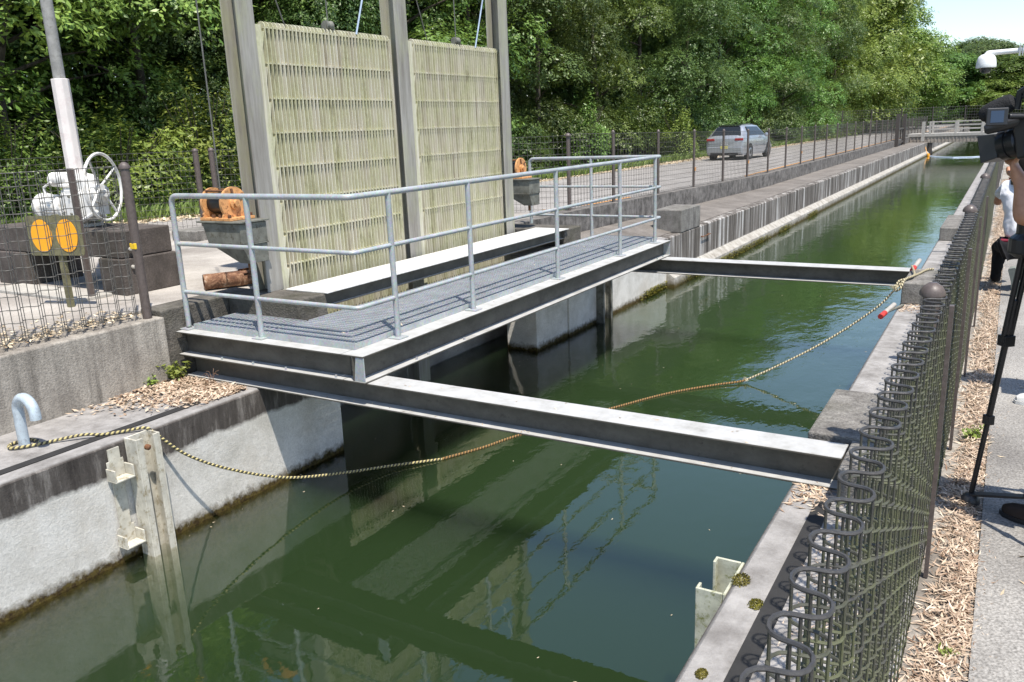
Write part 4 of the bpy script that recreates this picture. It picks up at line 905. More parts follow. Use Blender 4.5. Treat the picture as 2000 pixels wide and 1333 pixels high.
front = [(-21, -2, 1, 'leaf_mid'), (-19.3, 2.5, 1, 'leaf_bright'), (-18.6, 6.4, 1, 'leaf_mid'), (-19.0, 10.4, 1, 'leaf_bright'), (-19.6, 14.2, 2, 'leaf_dark'), (-19.3, 18.4, 0, 'leaf_dark'), (-18.0, 22.6, 1, 'leaf_mid'), (-17.8, 26.6, 0, 'leaf_dark'), (-17.2, 31, 2, 'leaf_dark'), (-16.6, 35.5, 0, 'leaf_mid'), (-16.2, 40, 2, 'leaf_dark'), (-15.6, 45, 0, 'leaf_dark'), (-15.3, 50.5, 2, 'leaf_mid'), (-14.8, 56, 0, 'leaf_dark'), (-14.2, 62, 1, 'leaf_mid'), (-13.6, 69, 0, 'leaf_dark'), (-13.0, 76, 1, 'leaf_bright')]
for i, (x, y, p, m) in enumerate(front):
    lab = {'leaf_dark': 'dark evergreen tree in the front row of the wood behind the road', 'leaf_mid': 'mid green leafy tree in the front row of the wood behind the road', 'leaf_bright': 'bright green leafy tree in the front row of the wood at the %s end' % ('left' if y < 20 else 'far')}[m]
    place_tree(protos[p], (x, y, g(y)-.1), rt.uniform(0, 6.28), (rt.uniform(.9, 1.12), rt.uniform(.88, 1.08)), lab, m, 'front row trees of the wood')
for i in range(15):
    y = -4+i*5.3; x = -24.5+max(0, y-8)*.085+rt.uniform(-.7, .7)
    place_tree(protos[rt.choice([0, 2, 1])], (x, y, g(y)-.1), rt.uniform(0, 6.28), (1.25, 1.18), 'tall dark tree in the back row of the wood', 'leaf_dark', 'back row trees of the wood')
for i in range(9):
    y = -6+i*11; x = -31+max(0, y-8)*.09
    place_tree(P4, (x, y, g(y)-.1), rt.uniform(0, 6.28), (1.6, 1.2), 'broad tree deep inside the wood behind the two front rows', 'leaf_dark', 'deep wood trees')
for (x, y, s, h, m) in ((-12.6, 84, 1.2, 1.12, 'leaf_bright'), (-12.0, 93, 1.25, 1.12, 'leaf_bright'), (-17, 88, 1.3, 1.35, 'leaf_dark'), (-11.6, 101, 1.25, .80, 'leaf_bright'), (-14, 100, 1.3, 1.2, 'leaf_mid')):
    place_tree(P4, (x, y, -.2), rt.uniform(0, 6.28), (s, h), 'feathery light green tree leaning towards the far end of the canal' if m == 'leaf_bright' else 'tall tree behind the light green trees by the bridge', m, 'trees near the far bridge')
for k, (x, y, s, h, m) in enumerate(((-8.5, 127, 1.3, .74, 'leaf_mid'), (-3.5, 131, 1.3, .84, 'leaf_dark'), (1.5, 128, 1.3, .74, 'leaf_mid'), (6.5, 132, 1.3, .8, 'leaf_dark'), (12, 130, 1.4, .8, 'leaf_mid'), (-5.5, 140, 1.5, .92, 'leaf_dark'), (2.5, 142, 1.5, .86, 'leaf_bright'), (9, 143, 1.5, .9, 'leaf_mid'), (-13, 122, 1.3, .9, 'leaf_mid'), (17, 134, 1.4, .85, 'leaf_mid'), (-1, 126, 1.0, .5, 'leaf_bright'), (4, 126, 1.0, .5, 'leaf_mid'))):
    place_tree(P4, (x, y, -.2), rt.uniform(0, 6.28), (s, h), 'rounded tree of the wood closing off the far end of the canal', m, 'trees at the far end of the canal')
# bushes at the foot of the wood
def bush_mesh(seed, R, H, n, size, nm, mat, label, cat='bush'):
    rng = np.random.default_rng(seed); th = rng.uniform(0, 6.28, n); ph = np.arccos(rng.uniform(0, 1, n)); lum = 1+.22*np.sin(th*3+seed)+.2*np.sin(ph*7+th*2)
    d = np.stack([np.sin(ph)*np.cos(th), np.sin(ph)*np.sin(th), np.cos(ph)], 1); rad = rng.uniform(.45, 1.0, n)**.5*lum
    P = d*rad[:, None]*np.array([R, R, H]); V, F = leaves(P, d+np.array([0, 0, .8]), size, .4, .5, .6, rng)
    T = thing(nm, label, cat, (0, 0, 0)); fast_mesh('crown', V, F, mat, T, np.repeat(np.clip(rng.normal(.5, .25, n), 0, 1), 4))
    b = MB(); rr = random.Random(seed)
    for k in range(9): a = rr.uniform(0, 6.28); b.tube([(0, 0, -.1), (math.cos(a)*R*.3, math.sin(a)*R*.3, H*.5), (math.cos(a)*R*.7, math.sin(a)*R*.7, H*.95)], [.02, .014, .005], 4)
    b.build('stems', 'bark', T); return T
Bs = [bush_mesh(21, 1.3, 1.5, 5200, .13, 'bush', 'leaf_mid', 'x'), bush_mesh(22, 1.0, 2.1, 4600, .12, 'bush', 'leaf_bright', 'x')]
bl = [(-15.6, 3.2, 1, 'leaf_bright'), (-15.9, 6.0, 0, 'leaf_mid'), (-15.4, 8.2, 1, 'leaf_mid'), (-15.8, 10.6, 0, 'leaf_bright'), (-15.6, 12.6, 1, 'leaf_bright'), (-16.4, 15.4, 0, 'leaf_dark'), (-16.4, 18.5, 1, 'leaf_dark'), (-16.0, 22, 0, 'leaf_mid'), (-15.5, 26, 0, 'leaf_dark'), (-15.0, 31, 1, 'leaf_mid'), (-13.4, 37.6, 1, 'leaf_bright'), (-14, 42, 0, 'leaf_mid'), (-13.3, 50, 0, 'leaf_dark'), (-13, 58, 1, 'leaf_mid'), (-12.6, 66, 0, 'leaf_bright'), (-12.3, 73, 1, 'leaf_bright')]
for x, y, p, m in bl:
    place_tree(Bs[p], (x, y, g(y)), rt.uniform(0, 6.28), rt.uniform(.8, 1.2), {'leaf_dark': 'shaded dark bush at the foot of the wood', 'leaf_mid': 'mid green bush at the foot of the wood', 'leaf_bright': 'fresh green bush at the foot of the wood'}[m], m, 'bushes at the foot of the wood')
# grass verge (stuff)
def scatter(name, n, fn, size, aspect, mat, kind='blade', seed=3):
    rng = np.random.default_rng(seed); P = fn(rng, n)
    if kind == 'blade':
        n = len(P); a = rng.uniform(0, 6.28, n); L = size*rng.uniform(.4, 1.3, n); dx = np.stack([np.cos(a), np.sin(a), np.zeros(n)], 1); sx = np.stack([-np.sin(a), np.cos(a), np.zeros(n)], 1)
        w = (L*aspect)[:, None]; up = np.array([0, 0, 1.])*L[:, None]; tip = P+up*.9+dx*(L*rng.uniform(.1, .7, n))[:, None]; mid = P+up*.55+dx*(L*.12)[:, None]
        V = np.stack([P-sx*w*.5, P+sx*w*.5, mid+sx*w*.5, tip], 1).reshape(-1, 3); F = np.arange(4*n).reshape(-1, 4)
    else:
        V, F = leaves(P, np.tile([0, 0, 1.], (len(P), 1)), size, aspect, 0, .28, rng)
    return tag(fast_mesh(name, V, F, mat, None, np.repeat(np.clip(rng.normal(.5, .28, len(P)), 0, 1), 4)), kind='stuff')
def verge(rng, n):
    y = rng.uniform(0, 1, n)**1.5*68-2; far_ = np.interp(y, [c for a, c in far], [a for a, c in far]); wid = np.where(y < 16, 3.0, 1.6)
    x = far_-.35-rng.uniform(0, 1, n)**1.3*wid*(.75+.25*np.sin(y*1.3)); return np.stack([x, y, np.array([g(v) for v in y])], 1)
o = scatter('verge_grass', 42000, verge, .24, .12, 'grass'); tag(o, 'rough sunlit grass growing between the road and the wood', 'grass')
def vlitter(rng, n):
    y = rng.uniform(0, 1, n)**1.4*65; far_ = np.interp(y, [c for a, c in far], [a for a, c in far]); x = far_+rng.normal(-.1, .22, n); return np.stack([x, y, np.array([g(v)+.02 for v in y])], 1)
o = scatter('leaf_litter', 9000, vlitter, .13, .4, 'litter', 'flat', 5); tag(o, 'dry brown leaves along the far edge of the road', 'leaves')
# dry leaves on the right bank
def rlit(rng, n):
    k = rng.uniform(0, 1, n) < .72; y = rng.uniform(0, 1, n)**1.7*26+.6
    x = np.where(k, rng.normal(-.03, .055, n)+.02*np.sin(y*4)+.01*np.sin(y*11), rng.uniform(-.58, -.27, n)); z = -.382+rng.uniform(0, .028, n)*np.exp(-((x+.04)/.06)**2)
    keep = k | (np.sin(y*2.1)+rng.uniform(-1.2, 1.2, n) > .1)&((y < 4.0)|(y > 5.3)); P = np.stack([x, y, z], 1)[keep]; return P
o = scatter('leaf_litter', 34000, rlit, .060, .14, 'litter', 'flat', 6); tag(o, 'pale dry bamboo leaves heaped along both sides of the near mesh fence', 'leaves')
def rlit2(rng, n):  # strays
    y = rng.uniform(0, 1, n)**1.5*20+.8; x = rng.uniform(.05, 1.2, n); return np.stack([x, y, np.full(n, -.372)], 1)
o = scatter('leaf_litter', 240, rlit2, .06, .22, 'litter', 'flat', 16); tag(o, 'a few scattered dry leaves on the right hand path', 'leaves')
def blit(rng, n):
    P = []; 
    x = rng.uniform(-.80, -.60, n); y = rng.choice([4.0, 4.08, 8.75, 9.0], n)+rng.normal(0, .10, n); return np.stack([x, y, np.full(n, ZC+.008)], 1)
o = scatter('leaf_litter', 260, blit, .055, .24, 'litter', 'flat', 17); tag(o, 'dry leaves caught at the right ends of the beams', 'leaves')
# leaves on the left coping, by the walkway
def llit(rng, n):
    x = rng.uniform(-5.68, -4.9, n); y = 4.15-np.abs(rng.normal(0, .42, n)); k = (x+5.68)*.9 < (y-3.05)+rng.normal(0, .12, n); return np.stack([x, y, ZC+.006+rng.uniform(0, .025, n)], 1)[k & (y < 4.1)]
o = scatter('leaf_litter', 3000, llit, .05, .38, 'litter', 'flat', 7); tag(o, 'heap of dry leaves on the left coping below the walkway end', 'leaves')
def llit2(rng, n):
    x = -5.78-np.abs(rng.normal(0, .28, n)); y = rng.uniform(0, 3.9, n); return np.stack([x, y, .174+rng.uniform(0, .012, n)], 1)
o = scatter('leaf_litter', 1500, llit2, .05, .38, 'litter', 'flat', 8); tag(o, 'dry leaves lying behind the low wall under the left fence', 'leaves')
def moss_fn(rng, n):
    c = [(17.2, .5), (14.3, .35), (16.1, .3), (18.6, .5), (21.1, .35), (12.6, .3), (24.5, .4)]; P = []
    for cy, w in c:
        m = n//len(c); P.append(np.stack([-4.70+rng.uniform(-.03, .03, m) if cy > 13.2 else -4.84+rng.uniform(-.01, .03, m), cy+rng.normal(0, w, m), -1.17+rng.uniform(-.05, .07, m)], 1))
    return np.concatenate(P)
o = scatter('moss', 5200, moss_fn, .035, .6, 'moss', 'flat', 9); tag(o, 'yellow green moss clumps at the waterline of the left wall', 'moss')
# moss cushions on the right coping
for (x, y, s, lab) in ((-.755, 2.42, .022, 'small round brown moss cushion on the right coping at the bottom'), (-.70, 2.93, .030, 'flat brown moss patch on the right coping beside the joint board'), (-.80, 3.08, .04, 'yellow green moss clump where the right guide meets the coping')):
    rng = np.random.default_rng(int(s*1e4)); n = 700; d = rng.normal(0, 1, (n, 3)); d[:, 2] = abs(d[:, 2]); d /= np.linalg.norm(d, axis=1)[:, None]; P = d*np.array([s, s*1.4, s*.5])*rng.uniform(.6, 1, (n, 1))+np.array([x, y, ZC+.002])
    V, F_ = leaves(P, d, .008, .7, 0, .5, rng); tag(fast_mesh('moss_cushion', V, F_, 'moss', None, np.repeat(rng.uniform(0, 1, n), 4)), lab, 'moss')
def deb(rng, n):
    k = rng.integers(0, 4, n); x = np.where(k < 2, rng.uniform(-5.4, -.7, n), rng.uniform(-4.7, -3.75, n)); y = np.where(k == 0, rng.uniform(4.16, 4.2, n), np.where(k == 1, rng.uniform(4.16, 4.35, n), rng.uniform(4.3, 10, n)))
    z = np.where(k == 0, -.368, np.where(k == 1, -.200, np.where(x < -3.92, .046, .003))); z = np.where((k == 1) & (x < -3.75), -.368, z); y = np.where((k == 1) & (x < -3.75), 4.17, y)
    return np.stack([x, y, z], 1)
o = scatter('leaf_litter', 90, deb, .03, .3, 'litter', 'flat', 31); tag(o, 'scattered dry leaves lying on the walkway and the near beam', 'leaves')
def flo(rng, n):
    y = rng.uniform(2.2, 14, n); x = rng.uniform(-4.8, -.9, n); e = rng.uniform(0, 1, n) < .45; x = np.where(e, rng.choice([-4.79, -.93], n)+rng.normal(0, .03, n), x); return np.stack([x, y, np.full(n, ZW+.003)], 1)
V, F_ = leaves(flo(np.random.default_rng(4), 110), np.tile([0, 0, 1.], (110, 1)), .022, .3, 0, .03, np.random.default_rng(5))
tag(fast_mesh('floating_leaves', V, F_, 'litter', None, np.full(440, .6)), 'tiny dry leaves floating here and there on the canal', 'leaves', kind='stuff')
# small weeds
def weed(loc, n, h, label, size=.045, seed=1):
    rng = np.random.default_rng(seed); T = thing('weed', label, 'weed', loc); Ps = []; Ns = []; b = MB()
    for k in range(n):
        a = rng.uniform(0, 6.28); L = h*rng.uniform(.6, 1.1); tip = Vector((math.cos(a)*L*.6, math.sin(a)*L*.6, L*.9)); o = Vector(loc); b.tube([o, o+tip*.5+Vector((0, 0, L*.1)), o+tip], [.003, .002, .001], 4, cap=False)
        for j in range(9):
            t = .25+.75*j/8; q = tip*t; Ps.append([q.x+rng.normal(0, size*.5), q.y+rng.normal(0, size*.5), q.z+rng.normal(0, size*.3)]); Ns.append([math.cos(a)*.4, math.sin(a)*.4, 1])
    V, F_ = leaves(np.array(Ps), np.array(Ns), size, .5, .3, .4, rng); fast_mesh('leaves', V, F_, 'leaf_bright', T, np.repeat(rng.uniform(.3, 1, len(Ps)), 4)); b.build('stems', 'grass', T)
weed((-5.64, 4.02, ZC), 20, .17, 'leafy green weed growing at the foot of the wall under the walkway end')
weed((-5.70, 3.82, ZC), 8, .10, 'small green weed on the leaf heap left of the larger one', seed=4)
weed((-.04, 5.2, ZC), 14, .09, 'small green weed in the dry leaves beside the right fence', .03, 2)
weed((-.03, 2.9, ZC), 6, .05, 'tiny green weed among dry leaves at the bottom right', .02, 3)
b = MB()
for k in range(7):
    a = k*.9; o = Vector((-5.25, 4.05, ZC)); b.tube(bez([o, o+Vector((math.cos(a)*.03, math.sin(a)*.03, .10)), o+Vector((math.cos(a)*.09, math.sin(a)*.05, .10+.03*math.sin(k)))], 4), .0015, 4, cap=False)
tag(b.build('grass_tuft', 'litter'), 'thin dry grass stalks by the left foot of the near beam', 'grass tuft')

# ------------------------------------------------------------------ security camera on its arm
D = thing('dome_camera', 'white security camera dome hanging from a horizontal pipe arm', 'security camera', (1.5, 12, ZC))
dx, dy = -.365, 12
b = MB(); b.lathe((dx, dy, 1.985), [(.08, 0), (.110, .002), (.113, .012), (.109, .055), (.102, .10), (.088, .135), (.06, .155), (.035, .16), (.03, .17)], 28); b.build('housing', 'white_clean', D, smooth=True)
b = MB(); b.lathe((dx, dy, 1.985), [(.01, -.065), (.04, -.058), (.06, -.035), (.067, 0), (.05, .002)], 24); b.build('dome', 'sensor_glass', D, smooth=True)
b = MB(); b.tube(smooth_path([(dx, dy, 2.13), (dx, dy, 2.155), (1.5, dy, 2.19)], .02), .03, 14); b.build('arm', 'white_clean', D, smooth=True)
b = MB(); b.tube([(1.5, dy, ZC), (1.5, dy, 3.2)], .06, 16); b.build('mast', 'white_clean', D, smooth=True)
b = MB(); b.box(-.035, -.015, dy-.04, dy+.04, 2.10, 2.22); b.box(.0, .012, dy-.04, dy+.04, 2.10, 2.22); b.build('clamp', 'galv', D)

# ------------------------------------------------------------------ people
def skin_body(name, nodes, edges, mat, parent, sub=2, root=0):
    off = WL.get(parent.name, Vector((0, 0, 0))); me = bpy.data.meshes.new(name)
    me.from_pydata([tuple(Vector(p[:3])-off) for p in nodes], edges, []); o = link(name, me, mat, parent)
    m = o.modifiers.new('skin', 'SKIN'); m.use_smooth_shade = True
    if not me.skin_vertices: return o
    for i, p in enumerate(nodes):
        r = p[3]; sv = me.skin_vertices[0].data[i]; sv.radius = (r, p[4] if len(p) > 4 else r); sv.use_root = (i == root)
    s = o.modifiers.new('sub', 'SUBSURF'); s.levels = sub; s.render_levels = sub
    if mat != 'skin':
        s.levels = s.render_levels = 4
        for sc_, st_ in ((.11, .028), (.035, .008)):
            tx = bpy.data.textures.new('folds', 'CLOUDS'); tx.noise_scale = sc_; tx.noise_depth = 1
            dm = o.modifiers.new('folds', 'DISPLACE'); dm.texture = tx; dm.strength = st_; dm.mid_level = .5
    return o
def chain(*idx): return [(idx[i], idx[i+1]) for i in range(len(idx)-1)]
def hand(parent, w, dirn, up, s=1.0, curl=.5, name='hand', mat='skin', thumb=1):
    """palm with five separate fingers; w wrist point, dirn finger direction, up back-of-hand normal"""
    w = Vector(w); d = Vector(dirn).normalized(); u = Vector(up); u = (u-d*u.dot(d)).normalized(); sd_ = d.cross(u)*thumb
    nodes = [(*w, .024*s, .018*s), (*(w+d*.045*s), .036*s, .015*s), (*(w+d*.085*s), .038*s, .013*s)]; edges = chain(0, 1, 2)
    for k, (o_, L) in enumerate(((-.030, .075), (-.010, .085), (.010, .080), (.030, .062))):
        base_ = w+d*.088*s+sd_*o_*s; i0 = len(nodes); nodes.append((*base_, .0095*s)); p = base_; dd = d.copy()
        for j, f in enumerate((.45, .32, .23)):
            dd = (dd-u*curl*(.6+.25*j)).normalized(); p = p+dd*L*f*s; nodes.append((*p, (.0088-.0009*j)*s))
        edges += [(2, i0)]+chain(i0, i0+1, i0+2, i0+3)
    i0 = len(nodes); p = w+d*.03*s-sd_*.028*s; nodes.append((*p, .012*s)); q = p+(d*.5-sd_*.75-u*.3).normalized()*.035*s; nodes.append((*q, .0105*s)); q2 = q+(d*.85-sd_*.2-u*.45).normalized()*.028*s; nodes.append((*q2, .009*s))
    edges += [(1, i0), (i0, i0+1), (i0+1, i0+2)]
    return nodes, edges
def merge(n1, e1, n2, e2, join):  # join: index in n1 linked to n2's first node
    k = len(n1); return n1+n2, e1+[(a+k, b_+k) for a, b_ in e2]+[(join, k)]
def head_mesh(T, c, fwd, r=.105, hair='hair', cap_=False):
    """a head with a face: skull, jaw, nose, eyes, ears and short hair"""
    c = Vector(c); f = Vector(fwd).normalized(); z = Vector((0, 0, 1)); z = (z-f*z.dot(f)).normalized(); s = f.cross(z)
    def P(a, b_, h): return c+s*a+f*b_+z*h
    b = MB(); secs = []
    for h, w, fr, bk in ((-.135, .035, .055, .03), (-.118, .055, .086, .035), (-.09, .066, .092, .05), (-.06, .073, .094, .07), (-.03, .077, .093, .088), (0, .079, .094, .098), (.035, .080, .096, .102), (.07, .076, .088, .097), (.10, .060, .062, .075), (.118, .03, .03, .038)):
        ring = []
        for k in range(20):
            a = 2*math.pi*k/20; ca, sa = math.cos(a), math.sin(a); yy = fr*sa if sa > 0 else bk*sa
            ring.append(P(w*ca, yy*(1-.08*abs(ca)), h))
        secs.append(ring)
    b.loft(secs)
    b.loft([[P(-.012, .088, -.005), P(.012, .088, -.005), P(.008, .092, .03), P(-.008, .092, .03)], [P(-.013, .112, -.028), P(.013, .112, -.028), P(.006, .104, -.01), P(-.006, .104, -.01)], [P(-.009, .088, -.04), P(.009, .088, -.04), P(.006, .09, -.035), P(-.006, .09, -.035)]])
    for sg in (-1, 1):
        ear = [[P(sg*.074, -.008+.022*math.cos(a), -.005+.032*math.sin(a)) for a in [2*math.pi*k/10 for k in range(10)]], [P(sg*.092, -.016+.018*math.cos(a), -.003+.028*math.sin(a)) for a in [2*math.pi*k/10 for k in range(10)]]]; b.loft(ear)
    b.tube([P(0, -.015, -.2), P(0, -.008, -.15), P(0, 0, -.08)], [.06, .054, .055], 14)
    hd = b.build('head', 'skin', T, smooth=True)
    b = MB()
    for sg in (-1, 1): b.lathe(P(sg*.032, .086, .0), [(.002, -.012), (.012, -.006), (.012, .006), (.002, .012)], 10)
    b.build('eyes', 'black', hd, smooth=True)
    b = MB(); b.tube([P(-.024, .088, -.066), P(0, .096, -.064), P(.024, .088, -.066)], [.003, .006, .003], 6); b.build('mouth', 'belt', hd, smooth=True)
    b = MB(); secs = []
    for h, w, fr, bk in ((-.09, .045, -.03, .075), (-.06, .074, -.03, .094), (-.02, .088, -.0, .108), (.02, .090, .03, .114), (.06, .090, .094, .114), (.09, .078, .088, .10), (.118, .055, .062, .07), (.132, .02, .03, .03)):
        ring = []
        for k in range(20):
            a = 2*math.pi*k/20; ca, sa = math.cos(a), math.sin(a); yy = fr*sa if sa > 0 else bk*sa
            ring.append(P(w*ca, yy-.004, h+random.uniform(-.002, .002)))
        secs.append(ring)
    b.loft(secs); b.build('hair', hair, T, smooth=True)
# kneeling photographer, back to the viewer
K = thing('person', 'person in a white T-shirt and black trousers kneeling with a camera behind the right fence', 'person', (.1, 10, ZC))
bx, by = .15, 10.0
hipz = .12; nodes = [(bx, by, hipz, .15, .12), (bx-.09, by, hipz-.04, .11), (bx+.10, by, hipz-.04, .11),
    (bx-.16, by+.36, hipz-.06, .078), (bx-.17, by+.42, -.33, .052), (bx-.17, by+.50, -.36, .035),       # left leg forward
    (bx+.12, by+.34, -.32, .075), (bx+.08, by-.05, -.31, .055), (bx+.03, by-.22, -.30, .04)]          # right leg folded back on its toes
body_e = [(0, 1), (0, 2)]+chain(1, 3, 4, 5)+chain(2, 6, 7, 8)
skin_body('trousers', nodes, body_e, 'trousers', K)
tn = [(bx, by, .16, .155, .12), (bx-.02, by+.02, .32, .15, .115), (bx-.03, by+.06, .52, .165, .115), (bx-.03, by+.10, .68, .15, .10), (bx-.03, by+.13, .77, .07),
      (bx-.165, by+.10, .70, .075), (bx-.215, by+.25, .58, .062), (bx+.12, by+.11, .70, .075), (bx+.21, by+.22, .58, .062)]
skin_body('tshirt', tn, chain(0, 1, 2, 3, 4)+chain(3, 5, 6)+chain(3, 7, 8), 'tee', K)
an = [(bx-.205, by+.22, .60, .046), (bx-.23, by+.33, .50, .042), (bx-.16, by+.42, .66, .036), (bx-.10, by+.44, .80, .027)]
hn, he = hand(K, (bx-.10, by+.44, .80), (.3, .4, .8), (-.6, .5, .1), 1, .5); n1, e1 = merge(an, chain(0, 1, 2, 3), hn[1:], [(a-1, c-1) for a, c in he if a > 0], 3)
skin_body('left_arm', n1, e1, 'skin', K)
an = [(bx+.20, by+.20, .60, .046), (bx+.24, by+.33, .50, .042), (bx+.10, by+.44, .66, .036), (bx+.02, by+.46, .80, .027)]
hn, he = hand(K, (bx+.02, by+.46, .80), (-.3, .4, .8), (.6, .5, .1), 1, .5, thumb=-1); n1, e1 = merge(an, chain(0, 1, 2, 3), hn[1:], [(a-1, c-1) for a, c in he if a > 0], 3)
skin_body('right_arm', n1, e1, 'skin', K)
head_mesh(K, (bx-.06, by+.17, .93), (-.35, .9, -.1))
b = MB(); b.loft([[(bx-.15, by-.13, .15), (bx+.16, by-.13, .15), (bx+.17, by+.12, .15), (bx-.16, by+.12, .15)], [(bx-.16, by-.135, .175), (bx+.165, by-.135, .175), (bx+.17, by+.12, .175), (bx-.165, by+.12, .175)]]); b.build('waistband', 'belt', K, bevel=.01)
b = MB(); sp = bez([(bx-.13, by+.20, .78), (bx-.10, by+.02, .74), (bx-.03, by-.055, .64), (bx+.06, by-.09, .48), (bx+.15, by-.07, .34), (bx+.19, by+.04, .27)], 6)
vs_ = []
for p in sp: vs_ += [p+Vector((-.02, -.012, .012)), p+Vector((.02, -.012, -.012)), p+Vector((.02, .0, -.012)), p+Vector((-.02, 0, .012))]
b.add(vs_, [(4*i+k, 4*i+(k+1) % 4, 4*i+4+(k+1) % 4, 4*i+4+k) for i in range(len(sp)-1) for k in range(4)]); b.build('shoulder_strap', 'strap', K)
def shoe(T, heel, toe, up, mat, sole='sole', s=1.0):
    heel, toe = Vector(heel), Vector(toe); d = (toe-heel); L = d.length; d.normalize(); u = Vector(up); u = (u-d*u.dot(d)).normalized(); w = d.cross(u); b = MB(); secs = []
    for t, hw, h in ((0, .022, .05), (.04, .034, .075), (.25, .036, .085), (.45, .038, .065), (.7, .047, .048), (.9, .042, .036), (1, .018, .022)):
        p = heel+d*L*t; secs.append([p-w*hw, p+w*hw, p+w*hw*.92+u*h*.6, p+w*hw*.45+u*h, p-w*hw*.45+u*h, p-w*hw*.92+u*h*.6])
    b.loft(secs); b.build('shoe', mat, T, smooth=True); b = MB(); secs = []
    for t, hw in ((-.02, .024), (.04, .038), (.3, .037), (.5, .037), (.72, .051), (.92, .044), (1.03, .02)):
        p = heel+d*L*t-u*.001; secs.append([p-w*hw, p+w*hw, p+w*hw-u*.022, p-w*hw-u*.022])
    b.loft(secs); b.build('shoe_sole', sole, T, smooth=True)
shoe(K, (bx-.03, by-.36, -.08), (bx+.05, by-.30, -.355), (0, 1, .25), 'sole', 'sole')
shoe(K, (bx-.17, by+.42, -.36), (bx-.18, by+.68, -.36), (0, 0, 1), 'black', 'sole')
PC = thing('stills_camera', 'black stills camera held up by the kneeling person', 'camera', (bx-.06, by+.5, .88))
b = MB(); b.box(bx-.13, bx+.01, by+.44, by+.52, .86, .95); b.box(bx-.09, bx-.03, by+.44, by+.52, .95, .98); b.build('body', 'black', PC, bevel=.012)
b = MB(); b.lathe((bx-.06, by+.52, .905), [(.036, 0), (.038, .03), (.042, .04), (.042, .14), (.038, .15), (.03, .145)], 20, 'Y'); b.build('lens', 'black_metal', PC, smooth=True)

# camera operator at the right edge
O = thing('person', 'camera operator in a navy shirt at the right edge with a raised bare arm', 'person', (.48, 3.95, ZC))
ox, oy = .50, 4.02
nodes = [(ox, oy, .56, .155, .12), (ox-.09, oy, .50, .10), (ox+.09, oy, .50, .10), (ox-.13, oy+.04, .05, .07), (ox-.15, oy, -.32, .05), (ox+.14, oy-.02, .05, .07), (ox+.16, oy-.05, -.32, .05)]
skin_body('trousers', nodes, [(0, 1), (0, 2)]+chain(1, 3, 4)+chain(2, 5, 6), 'trousers', O)
tn = [(ox, oy, .60, .155, .115), (ox, oy, .80, .15, .11), (ox, oy, 1.02, .175, .115), (ox, oy, 1.17, .15, .10), (ox, oy, 1.25, .065), (ox-.17, oy+.01, 1.18, .075), (ox-.30, oy+.03, 1.13, .066), (ox+.17, oy, 1.18, .075), (ox+.24, oy+.02, 1.02, .062)]
skin_body('shirt', tn, chain(0, 1, 2, 3, 4)+chain(3, 5, 6)+chain(3, 7, 8), 'navy', O)
an = [(ox-.27, oy+.03, 1.12, .05), (ox-.36, oy+.04, 1.06, .058), (ox-.435, oy+.05, 1.03, .062), (ox-.43, oy+.05, 1.10, .050), (ox-.44, oy+.06, 1.15, .038), (ox-.455, oy+.07, 1.19, .030)]
hn, he = hand(O, (ox-.455, oy+.07, 1.19), (-.35, .1, .75), (-.6, -.6, -.3), 1.05, .5); n1, e1 = merge(an, chain(0, 1, 2, 3, 4, 5), hn[1:], [(a-1, c-1) for a, c in he if a > 0], 5)
skin_body('right_arm', n1, e1, 'skin', O)
an = [(ox+.24, oy+.02, 1.05, .05), (ox+.22, oy-.1, .90, .045), (ox+.02, oy-.22, 1.05, .036), (ox-.08, oy-.22, 1.15, .028)]
hn, he = hand(O, (ox-.08, oy-.22, 1.15), (-.5, .2, .5), (0, -1, .3), 1.05, .5, thumb=-1); n1, e1 = merge(an, chain(0, 1, 2, 3), hn[1:], [(a-1, c-1) for a, c in he if a > 0], 3)
skin_body('left_arm', n1, e1, 'skin', O)
head_mesh(O, (ox-.02, oy+.0, 1.42), (-.7, .7, -.05))
shoe(O, (ox-.13, oy+.05, -.354), (ox-.37, oy+.20, -.354), (0, 0, 1), 'shoe_brown', 'black', 1)
shoe(O, (ox+.18, oy-.05, -.354), (ox-.02, oy+.12, -.354), (0, 0, 1), 'shoe_brown', 'black', 1)
# bystander beyond the frame edge, only a white shoe shows
Q = thing('person', 'bystander beyond the right edge of whom only a white shoe shows', 'person', (.5, 6, ZC))
qx, qy = .62, 6.1
skin_body('trousers', [(qx, qy, .56, .15, .12), (qx-.09, qy, .50, .10), (qx+.09, qy, .50, .10), (qx-.16, qy, .05, .068), (qx-.22, qy-.03, -.30, .045), (qx+.14, qy-.02, .05, .068), (qx+.16, qy-.05, -.32, .05)], [(0, 1), (0, 2)]+chain(1, 3, 4)+chain(2, 5, 6), 'trousers', Q)
skin_body('shirt', [(qx, qy, .60, .15, .11), (qx, qy, .80, .145, .11), (qx, qy, 1.02, .17, .11), (qx, qy, 1.17, .15, .10), (qx, qy, 1.25, .065), (qx-.17, qy, 1.16, .07), (qx-.22, qy, 1.0, .06), (qx+.17, qy, 1.16, .07), (qx+.22, qy, 1.0, .06)], chain(0, 1, 2, 3, 4)+chain(3, 5, 6)+chain(3, 7, 8), 'tee', Q)
for s in (-1, 1):
    an = [(qx+s*.22, qy, 1.02, .045), (qx+s*.25, qy, .86, .04), (qx+s*.24, qy+.06, .70, .034), (qx+s*.23, qy+.08, .62, .026)]
    hn, he = hand(Q, (qx+s*.23, qy+.08, .62), (0, .15, -1), (s, 0, 0), 1, .2, thumb=s); n1, e1 = merge(an, chain(0, 1, 2, 3), hn[1:], [(a-1, c-1) for a, c in he if a > 0], 3); skin_body('arm', n1, e1, 'skin', Q)
head_mesh(Q, (qx, qy+.02, 1.42), (-.9, .3, 0))
